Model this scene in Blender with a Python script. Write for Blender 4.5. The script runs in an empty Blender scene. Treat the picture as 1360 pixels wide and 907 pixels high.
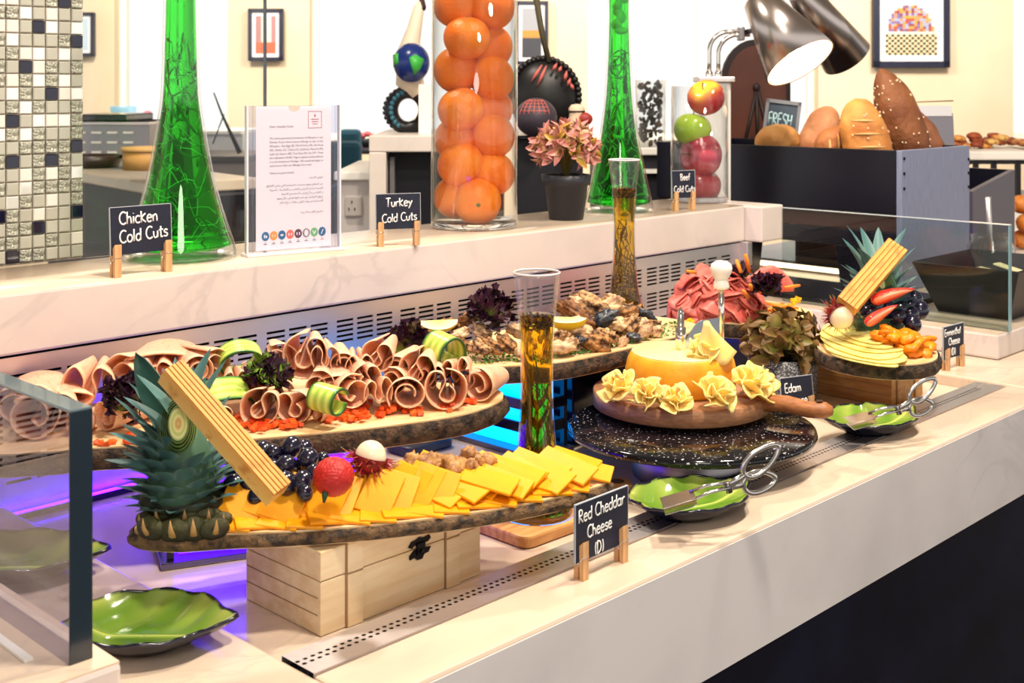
import bpy, math, random
from mathutils import Vector, Matrix, noise
R = random.Random(7)
PI = math.pi
SC = bpy.context.scene
COL = SC.collection

# ---------------------------------------------------------------- camera, world, lights, exposure
FPX, HOR, CH = 1640.0, 118.0, 0.42          # focal length in pixels (of 1360), horizon row, camera height above the worktop
FX, FY = 0.7157, 0.6984                      # forward axis
RX, RY = 0.6984, -0.7157                     # right axis
CANG = -math.atan2(FX, FY)
cam = bpy.data.cameras.new('camera'); camo = bpy.data.objects.new('camera', cam); COL.objects.link(camo)
cam.sensor_width = 36; cam.lens = 36*FPX/1360; cam.shift_y = -(453.5-HOR)/1360
cam.clip_start = 0.05; cam.clip_end = 60
cam.dof.use_dof = True; cam.dof.focus_distance = 1.3; cam.dof.aperture_fstop = 14
camo.location = (0, 0, CH); camo.rotation_euler = (PI/2, 0, CANG)
SC.camera = camo
SC.view_settings.view_transform = 'Standard'; SC.view_settings.look = 'None'
SC.view_settings.gamma = 1; SC.view_settings.use_curve_mapping = False
SC.view_settings.exposure = 0.22
SC.cycles.use_denoising = True
SC.cycles.max_bounces = 14; SC.cycles.transmission_bounces = 14; SC.cycles.transparent_max_bounces = 16
SC.cycles.sample_clamp_indirect = 6
W = bpy.data.worlds.new('World'); SC.world = W; W.use_nodes = True
W.node_tree.nodes['Background'].inputs[0].default_value = (1.0, 0.955, 0.90, 1)
W.node_tree.nodes['Background'].inputs[1].default_value = 1.05
def area(name, loc, size, power, color, target):
    l = bpy.data.lights.new(name, 'AREA'); l.shape = 'DISK'; l.size = size; l.energy = power; l.color = color
    o = bpy.data.objects.new(name, l); COL.objects.link(o); o.location = loc
    o.rotation_euler = (Vector(target)-Vector(loc)).to_track_quat('-Z', 'Y').to_euler()
    return o
area('ceiling_spot_and_fill', (0.75, 0.35, 1.75), 0.16, 24, (1, .88, .72), (0.85, 0.95, 0))
area('ceiling_spot_and_fill', (1.55, 0.55, 1.75), 0.16, 27, (1, .88, .72), (1.45, 0.98, 0))
area('ceiling_spot_and_fill', (1.1, 1.9, 1.75), 0.18, 18, (1, .90, .76), (1.1, 1.25, 0.1))
area('ceiling_spot_and_fill', (-0.5, -0.9, 1.7), 0.7, 14, (1, .91, .80), (1.1, 0.9, 0.05))  # broad soft fill added from behind the camera, not a ceiling fitting
for k_ in (-1.6, .4, 2.2): area('wall_fill_light', (FX*5+RX*k_, FY*5+RY*k_, 1.85), .6, 66, (1, .93, .82), (FX*7+RX*k_, FY*7+RY*k_, .5))  # fill lights added to brighten the far wall

# ---------------------------------------------------------------- pixel helpers
def PD(px, py, d):
    lat = (px-680)/FPX*d
    return Vector((FX*d+RX*lat, FY*d+RY*lat, CH-(py-HOR)/FPX*d))
def P(px, py, h):
    return PD(px, py, FPX*(CH-h)/(py-HOR))
def proj(v):
    d = v.x*FX+v.y*FY
    return (680+FPX*(v.x*RX+v.y*RY)/d, HOR+FPX*(CH-v.z)/d)
def lerp_tab(tab, x):
    if x <= tab[0][0]: return tab[0][1]
    for (a, u), (b, v) in zip(tab, tab[1:]):
        if x <= b: return u+(v-u)*(x-a)/(b-a)
    return tab[-1][1]
ORD = ('first second third fourth fifth sixth seventh eighth ninth tenth eleventh twelfth thirteenth fourteenth fifteenth '
       'sixteenth seventeenth eighteenth nineteenth twentieth').split()
TENS = {20: 'twenty', 30: 'thirty', 40: 'forty', 50: 'fifty'}
def ordw(i):
    if i < 20: return ORD[i]
    t, u = divmod(i+1, 10)
    if u == 0: return {30: 'thirtieth', 40: 'fortieth', 50: 'fiftieth'}[i+1]
    return TENS[t*10]+'-'+ORD[u-1]

# ---------------------------------------------------------------- materials
def lin(c):
    f = lambda u: u/12.92 if u <= .04045 else ((u+.055)/1.055)**2.4
    return (f(c[0]/255), f(c[1]/255), f(c[2]/255), 1)
MATS = {}
def mat(name, col=(200, 200, 200), rough=.5, metal=0, trans=0, ior=1.45, col2=None, nscale=20, ndetail=4, nsharp=(.35, .65),
        stretch=None, bump=0, bscale=60, sss=0, sssr=(.01, .006, .004), coat=0, emit=None, estr=0, vcol=False, alpha=1, spec=.5, aniso=0):
    if name in MATS: return MATS[name]
    m = bpy.data.materials.new(name); m.use_nodes = True; MATS[name] = m
    nt = m.node_tree; b = nt.nodes['Principled BSDF']; N = nt.nodes.new; L = nt.links.new
    b.inputs['Base Color'].default_value = lin(col); b.inputs['Roughness'].default_value = rough
    b.inputs['Metallic'].default_value = metal; b.inputs['Transmission Weight'].default_value = trans
    b.inputs['IOR'].default_value = ior; b.inputs['Coat Weight'].default_value = coat; b.inputs['Coat Roughness'].default_value = .06
    b.inputs['Specular IOR Level'].default_value = spec; b.inputs['Anisotropic'].default_value = aniso
    if sss:
        b.inputs['Subsurface Weight'].default_value = sss; b.inputs['Subsurface Radius'].default_value = sssr
        b.inputs['Subsurface Scale'].default_value = 1
    if emit:
        b.inputs['Emission Color'].default_value = lin(emit); b.inputs['Emission Strength'].default_value = estr
    tc = N('ShaderNodeTexCoord'); src = tc.outputs['Object']
    if stretch:
        mp = N('ShaderNodeMapping'); mp.inputs['Scale'].default_value = stretch; L(src, mp.inputs[0]); src = mp.outputs[0]
    base = None
    if vcol:
        at = N('ShaderNodeAttribute'); at.attribute_name = 'Col'; base = at.outputs['Color']
    if col2:
        nz = N('ShaderNodeTexNoise'); nz.inputs['Scale'].default_value = nscale; nz.inputs['Detail'].default_value = ndetail
        L(src, nz.inputs['Vector'])
        rp = N('ShaderNodeMapRange'); rp.inputs[1].default_value = nsharp[0]; rp.inputs[2].default_value = nsharp[1]
        L(nz.outputs[0], rp.inputs[0])
        mx = N('ShaderNodeMix'); mx.data_type = 'RGBA'; L(rp.outputs[0], mx.inputs[0])
        mx.inputs[7].default_value = lin(col2)
        if base: L(base, mx.inputs[6])
        else: mx.inputs[6].default_value = lin(col)
        base = mx.outputs[2]
    if base: L(base, b.inputs['Base Color'])
    if bump:
        nz = N('ShaderNodeTexNoise'); nz.inputs['Scale'].default_value = bscale; nz.inputs['Detail'].default_value = 5
        L(src, nz.inputs['Vector'])
        bp = N('ShaderNodeBump'); bp.inputs['Strength'].default_value = bump; bp.inputs['Distance'].default_value = .004
        L(nz.outputs[0], bp.inputs['Height']); L(bp.outputs[0], b.inputs['Normal'])
    return m
def marble(name, base, vein, scale=6, rough=.18):
    m = mat(name, base, rough=rough, spec=.5)
    nt = m.node_tree; b = nt.nodes['Principled BSDF']; N = nt.nodes.new; L = nt.links.new
    tc = N('ShaderNodeTexCoord'); mp = N('ShaderNodeMapping'); mp.inputs['Rotation'].default_value = (.3, .5, .6); mp.inputs['Scale'].default_value = (1, 2.4, 1.2)
    L(tc.outputs['Object'], mp.inputs[0])
    n1 = N('ShaderNodeTexNoise'); n1.inputs['Scale'].default_value = scale; n1.inputs['Detail'].default_value = 8; n1.inputs['Distortion'].default_value = 1.2
    L(mp.outputs[0], n1.inputs['Vector'])
    a = N('ShaderNodeMath'); a.operation = 'SUBTRACT'; a.inputs[1].default_value = .5; L(n1.outputs[0], a.inputs[0])
    ab = N('ShaderNodeMath'); ab.operation = 'ABSOLUTE'; L(a.outputs[0], ab.inputs[0])
    r = N('ShaderNodeMapRange'); r.inputs[1].default_value = 0; r.inputs[2].default_value = .035; r.inputs[3].default_value = 1; r.inputs[4].default_value = 0
    L(ab.outputs[0], r.inputs[0])
    n2 = N('ShaderNodeTexNoise'); n2.inputs['Scale'].default_value = scale*.55; L(mp.outputs[0], n2.inputs['Vector'])
    r2 = N('ShaderNodeMapRange'); r2.inputs[1].default_value = .48; r2.inputs[2].default_value = .75; L(n2.outputs[0], r2.inputs[0])
    mu = N('ShaderNodeMath'); mu.operation = 'MULTIPLY'; L(r.outputs[0], mu.inputs[0]); L(r2.outputs[0], mu.inputs[1])
    n3 = N('ShaderNodeTexNoise'); n3.inputs['Scale'].default_value = scale*1.4; n3.inputs['Detail'].default_value = 6; L(mp.outputs[0], n3.inputs['Vector'])
    r3 = N('ShaderNodeMapRange'); r3.inputs[1].default_value = .45; r3.inputs[2].default_value = .8; r3.inputs[4].default_value = .28; L(n3.outputs[0], r3.inputs[0])
    ad = N('ShaderNodeMath'); ad.operation = 'MULTIPLY_ADD'; ad.inputs[1].default_value = .34; ad.use_clamp = True
    L(mu.outputs[0], ad.inputs[0]); L(r3.outputs[0], ad.inputs[2])
    mx = N('ShaderNodeMix'); mx.data_type = 'RGBA'; L(ad.outputs[0], mx.inputs[0]); mx.inputs[6].default_value = lin(base); mx.inputs[7].default_value = lin(vein)
    L(mx.outputs[2], b.inputs['Base Color'])
    return m
def granite(name, base, fleck, scale=160, lo=.68, hi=.70, rough=.12):
    m = mat(name, base, rough=rough)
    nt = m.node_tree; b = nt.nodes['Principled BSDF']; N = nt.nodes.new; L = nt.links.new
    tc = N('ShaderNodeTexCoord'); n1 = N('ShaderNodeTexNoise'); n1.inputs['Scale'].default_value = scale; n1.inputs['Detail'].default_value = 1
    L(tc.outputs['Object'], n1.inputs['Vector'])
    r = N('ShaderNodeMapRange'); r.inputs[1].default_value = lo; r.inputs[2].default_value = hi; L(n1.outputs[0], r.inputs[0])
    mx = N('ShaderNodeMix'); mx.data_type = 'RGBA'; L(r.outputs[0], mx.inputs[0]); mx.inputs[6].default_value = lin(base); mx.inputs[7].default_value = lin(fleck)
    L(mx.outputs[2], b.inputs['Base Color'])
    return m
def thin_glass(name, tint=(255, 255, 255), boost=1.0):
    m = bpy.data.materials.new(name); m.use_nodes = True; MATS[name] = m
    nt = m.node_tree; nt.nodes.clear(); N = nt.nodes.new; L = nt.links.new
    o = N('ShaderNodeOutputMaterial'); t = N('ShaderNodeBsdfTransparent'); t.inputs[0].default_value = lin(tint)
    g = N('ShaderNodeBsdfGlossy'); g.inputs['Roughness'].default_value = .01; g.inputs[0].default_value = (1, 1, 1, 1)
    f = N('ShaderNodeLayerWeight'); f.inputs[0].default_value = .5
    pw = N('ShaderNodeMath'); pw.operation = 'POWER'; pw.inputs[1].default_value = 4.0; L(f.outputs['Facing'], pw.inputs[0])
    mu = N('ShaderNodeMath'); mu.operation = 'MULTIPLY_ADD'; mu.inputs[1].default_value = .55*boost; mu.inputs[2].default_value = .022*boost; mu.use_clamp = True; L(pw.outputs[0], mu.inputs[0])
    mx = N('ShaderNodeMixShader'); L(mu.outputs[0], mx.inputs[0]); L(t.outputs[0], mx.inputs[1]); L(g.outputs[0], mx.inputs[2]); L(mx.outputs[0], o.inputs[0])
    return m
M_MARB = marble('marble_top', (217, 196, 175), (150, 140, 138), 6, .16)
M_MARBF = marble('marble_side_tone', (214, 202, 196), (140, 134, 138), 5, .28)  # same marble; the shaded tone of its upright faces put into the colour
M_FRONT = marble('marble_front_tone', (226, 220, 220), (140, 134, 138), 4.5, .28)  # same marble; the lit tone of the counter front put into the colour
M_NAVY = mat('navy_lacquer', (4, 4, 16), .42, spec=.12, col2=(20, 22, 44), nscale=8)
M_STEEL = mat('brushed_steel', (222, 216, 218), .42, 1, bump=.06, bscale=90, stretch=(1, 1, 30))
M_STEELD = mat('dull_steel', (150, 146, 150), .38, 1)
M_CHROME = mat('chrome', (225, 222, 218), .07, 1)
M_BLACK = mat('black_gloss', (10, 10, 16), .15)
M_BLACKM = mat('black_matte', (16, 16, 24), .55)
M_DARKHOLE = mat('dark_recess', (6, 6, 14), .9)
M_GLASS = mat('clear_glass', (255, 255, 255), 0.0, trans=1, ior=1.45)
M_ACRYL = thin_glass('clear_acrylic', (246, 246, 250), 1.1)
M_CYL = thin_glass('cylinder_glass', (252, 253, 253), 1.9)
M_PANE = thin_glass('tinted_pane', (214, 214, 226), 1.6)
M_PANEC = thin_glass('clear_pane', (232, 238, 236), 1.0)
M_VASEG = thin_glass('vase_glass', (246, 246, 248), 1.7)
M_SCREEN = thin_glass('clear_screen', (250, 252, 251), .8)
M_WINGL = thin_glass('window_glass', (255, 255, 255), .6)
M_EDGE = mat('glass_edge_teal', (5, 32, 48), .12, coat=.6, spec=.8)
M_EDGEL = mat('glass_edge_pale', (120, 160, 170), .1, coat=.6)
M_PALE = mat('pale_pine', (236, 214, 178), .55, col2=(224, 194, 150), nscale=7, stretch=(2, 10, 18), bump=.05, bscale=30)
M_PINE = mat('honey_pine', (206, 160, 96), .5, col2=(178, 124, 66), nscale=9, stretch=(14, 2, 14), bump=.05, bscale=30)
M_SLICE = mat('cut_log_face', (240, 208, 160), .5, col2=(222, 178, 122), nscale=14, stretch=(1, 6, 1), bump=.05)
M_BARK = mat('bark', (92, 70, 52), .85, col2=(42, 34, 30), nscale=110, ndetail=9, nsharp=(.42, .6), bump=1.0, bscale=330)
M_BARKG = mat('grey_bark', (120, 92, 62), .8, col2=(48, 40, 36), nscale=100, ndetail=9, nsharp=(.42, .62), bump=1.0, bscale=320)
M_BEECH = mat('beech_board', (176, 126, 88), .5, col2=(150, 102, 68), nscale=26, stretch=(3, 3, 14), bump=.04)
M_OAK = mat('oak_plank', (222, 168, 104), .45, col2=(190, 130, 72), nscale=10, stretch=(2, 16, 8))
M_PEG = mat('peg_wood', (222, 176, 126), .6, col2=(196, 146, 98), nscale=30, stretch=(6, 6, 1))
M_SLATE = mat('chalk_slate', (22, 26, 46), .6, col2=(36, 42, 70), nscale=110, nsharp=(.5, .9))
M_CHALK = mat('white_chalk', (240, 240, 240), .9)
M_WHITE = mat('white_paint', (240, 236, 230), .45)
M_PAPER = mat('white_paper', (246, 240, 242), .7)

# ---------------------------------------------------------------- mesh builder
class MB:
    def __init__(s): s.v = []; s.f = []; s.c = []; s.has_c = False
    def add(s, v, f, M=None, c=None):
        o = len(s.v)
        s.v += [tuple(M @ Vector(p)) if M else tuple(p) for p in v]
        s.f += [tuple(i+o for i in q) for q in f]
        if c is None: s.c += [(1, 1, 1, 1)]*len(v)
        else:
            s.has_c = True
            s.c += [lin(k) for k in c] if isinstance(c, list) else [lin(c)]*len(v)
        return s
    def box(s, a, b, M=None, c=None):
        (x0, y0, z0), (x1, y1, z1) = a, b
        return s.add([(x0, y0, z0), (x1, y0, z0), (x1, y1, z0), (x0, y1, z0), (x0, y0, z1), (x1, y0, z1), (x1, y1, z1), (x0, y1, z1)],
                     [(3, 2, 1, 0), (4, 5, 6, 7), (0, 1, 5, 4), (1, 2, 6, 5), (2, 3, 7, 6), (3, 0, 4, 7)], M, c)
    def lathe(s, prof, n=32, M=None, c=None):
        v = []; f = []; k = len(prof)
        cc = [] if isinstance(c, list) else c
        for i in range(n):
            a = 2*PI*i/n
            for j, (r, z) in enumerate(prof):
                v.append((max(r, 1e-5)*math.cos(a), max(r, 1e-5)*math.sin(a), z))
                if isinstance(c, list): cc.append(c[j])
        for i in range(n):
            for j in range(k-1):
                a = i*k+j; b = ((i+1) % n)*k+j
                f.append((a, b, b+1, a+1))
        return s.add(v, f, M, cc)
    def tube(s, path, r, n=8, closed=False, M=None, c=None, flat=1.0, up=None):
        path = [Vector(p) for p in path]; m = len(path); v = []; f = []
        rs = r if isinstance(r, (list, tuple)) else [r]*m
        prev = None
        for i, p in enumerate(path):
            if closed: t = path[(i+1) % m]-path[i-1]
            else: t = path[min(i+1, m-1)]-path[max(i-1, 0)]
            if t.length < 1e-9: t = Vector((0, 0, 1))
            t.normalize()
            if prev is None:
                u = Vector(up) if up else (Vector((0, 0, 1)) if abs(t.z) < .9 else Vector((1, 0, 0)))
                nx = (u - t*u.dot(t)).normalized()
            else: nx = (prev - t*prev.dot(t)).normalized()
            prev = nx; ny = t.cross(nx)
            for k in range(n):
                a = 2*PI*k/n
                v.append(p + nx*math.cos(a)*rs[i]*flat + ny*math.sin(a)*rs[i])
        for i in range(m if closed else m-1):
            for k in range(n):
                a = i*n+k; b = i*n+(k+1) % n; c2 = ((i+1) % m)*n
                f.append((a, b, c2+(k+1) % n, c2+k))
        if not closed:
            f.append(tuple(range(n-1, -1, -1))); f.append(tuple((m-1)*n+k for k in range(n)))
        return s.add(v, f, M, c)
    def prism(s, out, z0, z1, M=None, c=None):
        n = len(out)
        v = [(x, y, z0) for x, y in out]+[(x, y, z1) for x, y in out]
        f = [tuple(range(n-1, -1, -1)), tuple(range(n, 2*n))]+[(i, (i+1) % n, n+(i+1) % n, n+i) for i in range(n)]
        return s.add(v, f, M, c)
    def ell(s, ctr, rad, nu=16, nv=10, M=None, c=None, fn=None):
        v = []; f = []
        for j in range(nv+1):
            ph = PI*j/nv
            for i in range(nu):
                a = 2*PI*i/nu
                d = Vector((math.sin(ph)*math.cos(a), math.sin(ph)*math.sin(a), -math.cos(ph)))
                k = fn(d) if fn else 1
                v.append((ctr[0]+rad[0]*d.x*k, ctr[1]+rad[1]*d.y*k, ctr[2]+rad[2]*d.z*k))
        for j in range(nv):
            for i in range(nu):
                a = j*nu+i; b = j*nu+(i+1) % nu
                f.append((a, b, b+nu, a+nu))
        cc = c
        if callable(c):
            cc = []
            for j in range(nv+1):
                for i in range(nu):
                    ph = PI*j/nv; a = 2*PI*i/nu
                    cc.append(c(Vector((math.sin(ph)*math.cos(a), math.sin(ph)*math.sin(a), -math.cos(ph)))))
        return s.add(v, f, M, cc)
    def grid(s, fn, nu, nv, M=None, cfn=None, wrap=False):
        v = []; f = []; cc = [] if cfn else None
        for j in range(nv+1):
            for i in range(nu+1):
                u, w = i/nu, j/nv
                v.append(fn(u, w))
                if cfn: cc.append(cfn(u, w))
        for j in range(nv):
            for i in range(nu):
                a = j*(nu+1)+i
                f.append((a, a+1, a+nu+2, a+nu+1))
        return s.add(v, f, M, cc)
    def mesh(s, name, m, smooth=True):
        me = bpy.data.meshes.new(name); me.from_pydata(s.v, [], s.f); me.materials.append(m)
        if s.has_c:
            at = me.color_attributes.new('Col', 'FLOAT_COLOR', 'POINT')
            at.data.foreach_set('color', [x for c in s.c for x in c])
        if smooth: me.polygons.foreach_set('use_smooth', [True]*len(me.polygons))
        me.validate(); me.update()
        return me
    def build(s, name, m, parent=None, smooth=True, bevel=0, solid=0, sub=0, loc=None, rot=None, segs=2, auto=True):
        o = bpy.data.objects.new(name, s.mesh(name, m, smooth)); COL.objects.link(o)
        if parent: o.parent = parent
        if loc is not None: o.location = loc
        if rot is not None: o.rotation_euler = rot
        fin(o, bevel, solid, sub, segs)
        return o
def fin(o, bevel=0, solid=0, sub=0, segs=2):
    if bevel:
        b = o.modifiers.new('b', 'BEVEL'); b.width = bevel; b.segments = segs; b.limit_method = 'ANGLE'; b.angle_limit = .6
        o.data.polygons.foreach_set('use_smooth', [False]*len(o.data.polygons))
    if solid:
        b = o.modifiers.new('s', 'SOLIDIFY'); b.thickness = solid; b.offset = 0
    if sub:
        b = o.modifiers.new('u', 'SUBSURF'); b.levels = sub; b.render_levels = sub
def flat(o):
    o.data.polygons.foreach_set('use_smooth', [False]*len(o.data.polygons)); return o
def inst(name, mesh, parent=None, M=None, mods=None):
    o = bpy.data.objects.new(name, mesh); COL.objects.link(o)
    if parent: o.parent = parent
    if M is not None: o.matrix_local = M
    if mods: fin(o, **mods)
    return o
def thing(name, label, cat, loc=(0, 0, 0), rotz=0, group=None):
    o = bpy.data.objects.new(name, None); COL.objects.link(o); o.empty_display_size = .02
    o.location = loc; o.rotation_euler = (0, 0, rotz)
    return tag(o, label, cat, group)
def tag(o, label, cat, group=None, kind=None):
    o['label'] = label; o['category'] = cat
    if group: o['group'] = group
    if kind: o['kind'] = kind
    return o
def struct(o): o['kind'] = 'structure'; return o
def MT(loc=(0, 0, 0), rot=(0, 0, 0), sc=(1, 1, 1)):
    from mathutils import Euler
    if not hasattr(sc, '__len__'): sc = (sc, sc, sc)
    return Matrix.Translation(Vector(loc)) @ Euler(rot).to_matrix().to_4x4() @ Matrix.Diagonal(Vector(tuple(sc)+(1,)))
def frame(o, x, y, z):
    m = Matrix((x, y, z)).transposed().to_4x4(); m.translation = o; return m
def dirM(loc, d, up=(0, 0, 1), sc=1):
    """local +Z along d, local Y close to up"""
    z = Vector(d).normalized(); u = Vector(up)
    if abs(z.dot(u)) > .98: u = Vector((RX, RY, 0))
    y = (u-z*u.dot(z)).normalized(); x = y.cross(z)
    return frame(Vector(loc), x, y, z) @ Matrix.Scale(sc, 4)
def smooth_closed(pts, n=6):
    out = []; m = len(pts)
    for i in range(m):
        p0, p1, p2, p3 = [Vector(pts[(i+k-1) % m]) for k in range(4)]
        for k in range(n):
            t = k/n
            out.append(.5*((2*p1)+(p2-p0)*t+(2*p0-5*p1+4*p2-p3)*t*t+(3*p1-p0-3*p2+p3)*t**3))
    return out
def smooth_open(pts, n=6):
    pts = [Vector(p) for p in pts]; out = []; m = len(pts)
    for i in range(m-1):
        p0, p1, p2, p3 = pts[max(i-1, 0)], pts[i], pts[i+1], pts[min(i+2, m-1)]
        for k in range(n):
            t = k/n
            out.append(.5*((2*p1)+(p2-p0)*t+(2*p0-5*p1+4*p2-p3)*t*t+(3*p1-p0-3*p2+p3)*t**3))
    out.append(pts[-1]); return out
def rounded_rect(x0, y0, x1, y1, r, n=5):
    o = []
    for cx, cy, a0 in ((x1-r, y1-r, 0), (x0+r, y1-r, PI/2), (x0+r, y0+r, PI), (x1-r, y0+r, 1.5*PI)):
        for i in range(n+1):
            a = a0+PI/2*i/n; o.append((cx+r*math.cos(a), cy+r*math.sin(a)))
    return o

# ---------------------------------------------------------------- room shell
M_WALL = mat('warm_plaster', (226, 206, 178), .9, col2=(218, 196, 166), nscale=2)
M_FLOOR = mat('grey_floor', (120, 112, 104), .4, col2=(104, 98, 92), nscale=5)
struct(MB().box((-6, -6, -.96), (14, 14, -.9)).build('floor', M_FLOOR, smooth=False))
DW = 7.0
def wl(px, d=DW): return (px-680)/FPX*d
def wz(py, d=DW): return CH-(py-HOR)/FPX*d
wb = MB()
for a, b in ((-700, 152), (303, 411), (692, 781), (1087, 1346), (1560, 2300)):
    wb.box((wl(a), DW, -.9), (wl(b), DW+.25, 1.9))
wb.box((wl(-700), DW+.001, -.9), (wl(2300), DW+.249, wz(186)))
wb.box((wl(-700), DW+.001, 1.5), (wl(2300), DW+.249, 1.899))
struct(MB().box((-6, -6, 2.0), (14, 14, 2.06)).build('ceiling', mat('ceiling_white', (236, 232, 226), .9), smooth=False))
struct(wb.build('wall_back', M_WALL, rot=(0, 0, CANG), smooth=False))
for i, (a, b) in enumerate(((152, 303), (411, 692), (781, 1087), (1346, 1560))):
    fr = MB()
    for x in (a, b-8, (a+b)/2-4): fr.box((wl(x), DW+.10, wz(186)), (wl(x+8), DW+.16, 1.5))
    fr.box((wl(a), DW+.10, wz(186)), (wl(b), DW+.16, wz(178)))
    fo = struct(fr.build('window_%d' % (i+1), mat('window_frame_white', (250, 246, 236), .5, emit=None), rot=(0, 0, CANG), smooth=False))
    MB().box((wl(a), DW+.125, wz(178)), (wl(b), DW+.135, 1.5)).build('pane', M_WINGL, fo, smooth=False)

# pictures on the back wall
def picture(px0, py0, px1, py1, label, cols):
    c = PD((px0+px1)/2, py1, DW-.02); s = DW/FPX; w = (px1-px0)*s; h = (py1-py0)*s
    t = thing('framed_picture', label, 'picture', c, CANG)
    f = .11*w if w < .3 else .085*w
    MB().prism([(-w/2, 0), (w/2, 0), (w/2, h), (-w/2, h)], 0, .02, Matrix.Rotation(PI/2, 4, 'X')).build('backing', M_BLACKM, t, smooth=False)
    fr = MB()
    for a, b in (((-w/2, 0), (w/2, f)), ((-w/2, h-f), (w/2, h)), ((-w/2, 0), (-w/2+f, h)), ((w/2-f, 0), (w/2, h))):
        fr.box((a[0], -.035, a[1]), (b[0], .0, b[1]))
    fr.build('frame', mat('black_frame', (24, 26, 48), .4), t, smooth=False)
    MB().box((-w/2+f, -.024, f), (w/2-f, -.02, h-f)).build('mount', M_PAPER, t, smooth=False)
    iw, ih = w/2-f*1.9, h-2*f*1.9
    pr = MB(); n = 18; q = 20; rr = random.Random(int(px0))
    for i in range(n):
        for j in range(q):
            x0 = -iw+2*iw*i/n; z0 = f*1.9+ih*j/q
            pr.add([(x0, -.0255, z0), (x0+2*iw/n, -.0255, z0), (x0+2*iw/n, -.0255, z0+ih/q), (x0, -.0255, z0+ih/q)], [(0, 1, 2, 3)], None, cols(i/n, j/q, i, j, rr))
    pr.build('print', mat('art_print', vcol=True, rough=.7), t, smooth=False)
picture(331, 12, 377, 81, 'small black framed picture of pale columns on the wall behind the menu holder',
        lambda u, v, i, j, r: ((200, 100, 70) if v < .3 else (225, 200, 190) if .25 < u < .75 else (170, 120, 120)))
picture(88, 17, 127, 75, 'blue grey framed picture seen through glass beside the mosaic pillar',
        lambda u, v, i, j, r: (190, 205, 220))
picture(684, 2, 728, 86, 'black framed grey and amber picture behind the black beaded sculpture',
        lambda u, v, i, j, r: ((60, 60, 66) if v < .4 else (190, 130, 60) if v < .55 else (150, 150, 156)))
def market(u, v, i, j, r):
    if v < .36: return (30, 30, 40) if (i+j) % 2 else (226, 206, 160)
    if v < .45: return (222, 210, 190)
    if (u-.45)**2/.2+(v-.45)**2/.22 < 1: return r.choice(((170, 70, 50), (200, 140, 90), (120, 100, 150), (150, 160, 190), (210, 150, 60), (130, 60, 80)))
    return (206, 206, 206)
picture(1158, -12, 1259, 90, 'large black framed picture of an arched market above the breads', market)

# ---------------------------------------------------------------- the serving counter
ct = thing('serving_counter', 'long white marble buffet counter with a sunken display well', 'counter', (0, 0, 0))
YF, YS, YB = .658, .761, 1.235
XW0, XW1 = .533, 1.747
def slab(a, b, m=M_MARB, bev=.003, name='worktop_slab', parent=ct):
    return MB().box(a, b).build(name, m, parent, bevel=bev)
slab((-.7, YF, -.117), (XW0-.0006, 1.2345, 0))
slab((XW0, YF, -.117), (XW1, .7195, 0))
slab((XW1+.0006, YF, -.117), (3.6, 1.66, 0))
slab((XW0+.0002, .7197, -.117), (XW1-.0002, 1.42, -.016), name='well_floor')
MB().box((-.7, YF-.0012, -.1165), (3.6, YF-.0001, -.004)).build('front_tone_sheet', M_FRONT, ct, smooth=False)  # thin sheet added to carry the slab front's lit tone in its colour
MB().box((-.7, YF+.045, -.9), (3.6, 1.42, -.1175)).build('base_panel', M_NAVY, ct, smooth=False)
# grille strip along the front of the well
ds = thing('drain_grille', 'long perforated steel drain strip set along the counter front', 'grille', (XW0+.002, .7205, -.002))
g = MB(); n = 174; pit = 1.196/n; wd = .040
for i in range(n):
    x0 = i*pit; x1 = x0+pit
    for r, (yc, ph) in enumerate(((.0175, .5), (.0235, .5))):
        y0, y1 = ((.0145, .0205), (.0205, .0265))[r]
        cx = x0+pit*(.36 if r else .64); rad = .0021; k = 8
        outer = [(x0, y0), (cx, y0), (x1, y0), (x1, yc), (x1, y1), (cx, y1), (x0, y1), (x0, yc)]
        ang = [-.75*PI, -.5*PI, -.25*PI, 0, .25*PI, .5*PI, .75*PI, PI]
        inner = [(cx+rad*math.cos(a), yc+rad*.8*math.sin(a)) for a in ang]
        g.add([(x, y, 0) for x, y in outer+inner], [(q, (q+1) % k, k+(q+1) % k, k+q) for q in range(k)])
for y0, y1 in ((0, .0145), (.0265, wd)):
    g.add([(0, y0, 0), (n*pit, y0, 0), (n*pit, y1, 0), (0, y1, 0)], [(0, 1, 2, 3)])
g.build('perforated_plate', M_STEEL, ds, smooth=False, loc=(0, 0, .0025))
MB().box((0, .0005, -.013), (n*pit, wd-.0005, -.006)).build('channel', M_DARKHOLE, ds, smooth=False)
lip = MB().box((0, 0, -.013), (n*pit, .0006, .0024)); lip.box((0, wd-.0006, -.013), (n*pit, wd, .0024))
lip.build('side_lip', M_STEEL, ds, smooth=False)
# raised ledge with the slotted steel back panel
lg = thing('raised_ledge', 'raised white marble ledge behind the food with slotted steel front', 'ledge', (0, 0, 0))
slab((-.7, YB, .15), (1.857, 1.416, .2125), parent=lg, name='ledge_slab', m=M_MARBF)
slab((-.699, YB+.0015, .2095), (1.856, 1.4145, .2131), parent=lg, name='ledge_top_tone', m=M_MARB, bev=0)  # thin sheet added to give the ledge's upper face its lit tone
slab((1.858, 1.2, .15), (1.928, 1.416, .2125), parent=lg, name='end_pier', m=M_MARBF)
MB().box((-.7, 1.25, -.0155), (1.745, 1.41, .1495)).build('ledge_base', M_DARKHOLE, lg, smooth=False)
MB().box((1.748, 1.25, .0003), (1.889, 1.41, .1495)).build('ledge_base', M_DARKHOLE, lg, smooth=False)
MB().box((1.845, 1.222, .0003), (1.862, 1.25, .1495)).build('corner_post', M_STEEL, lg, bevel=.002)
vp = MB(); xs = [-.3]; slots = []
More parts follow.
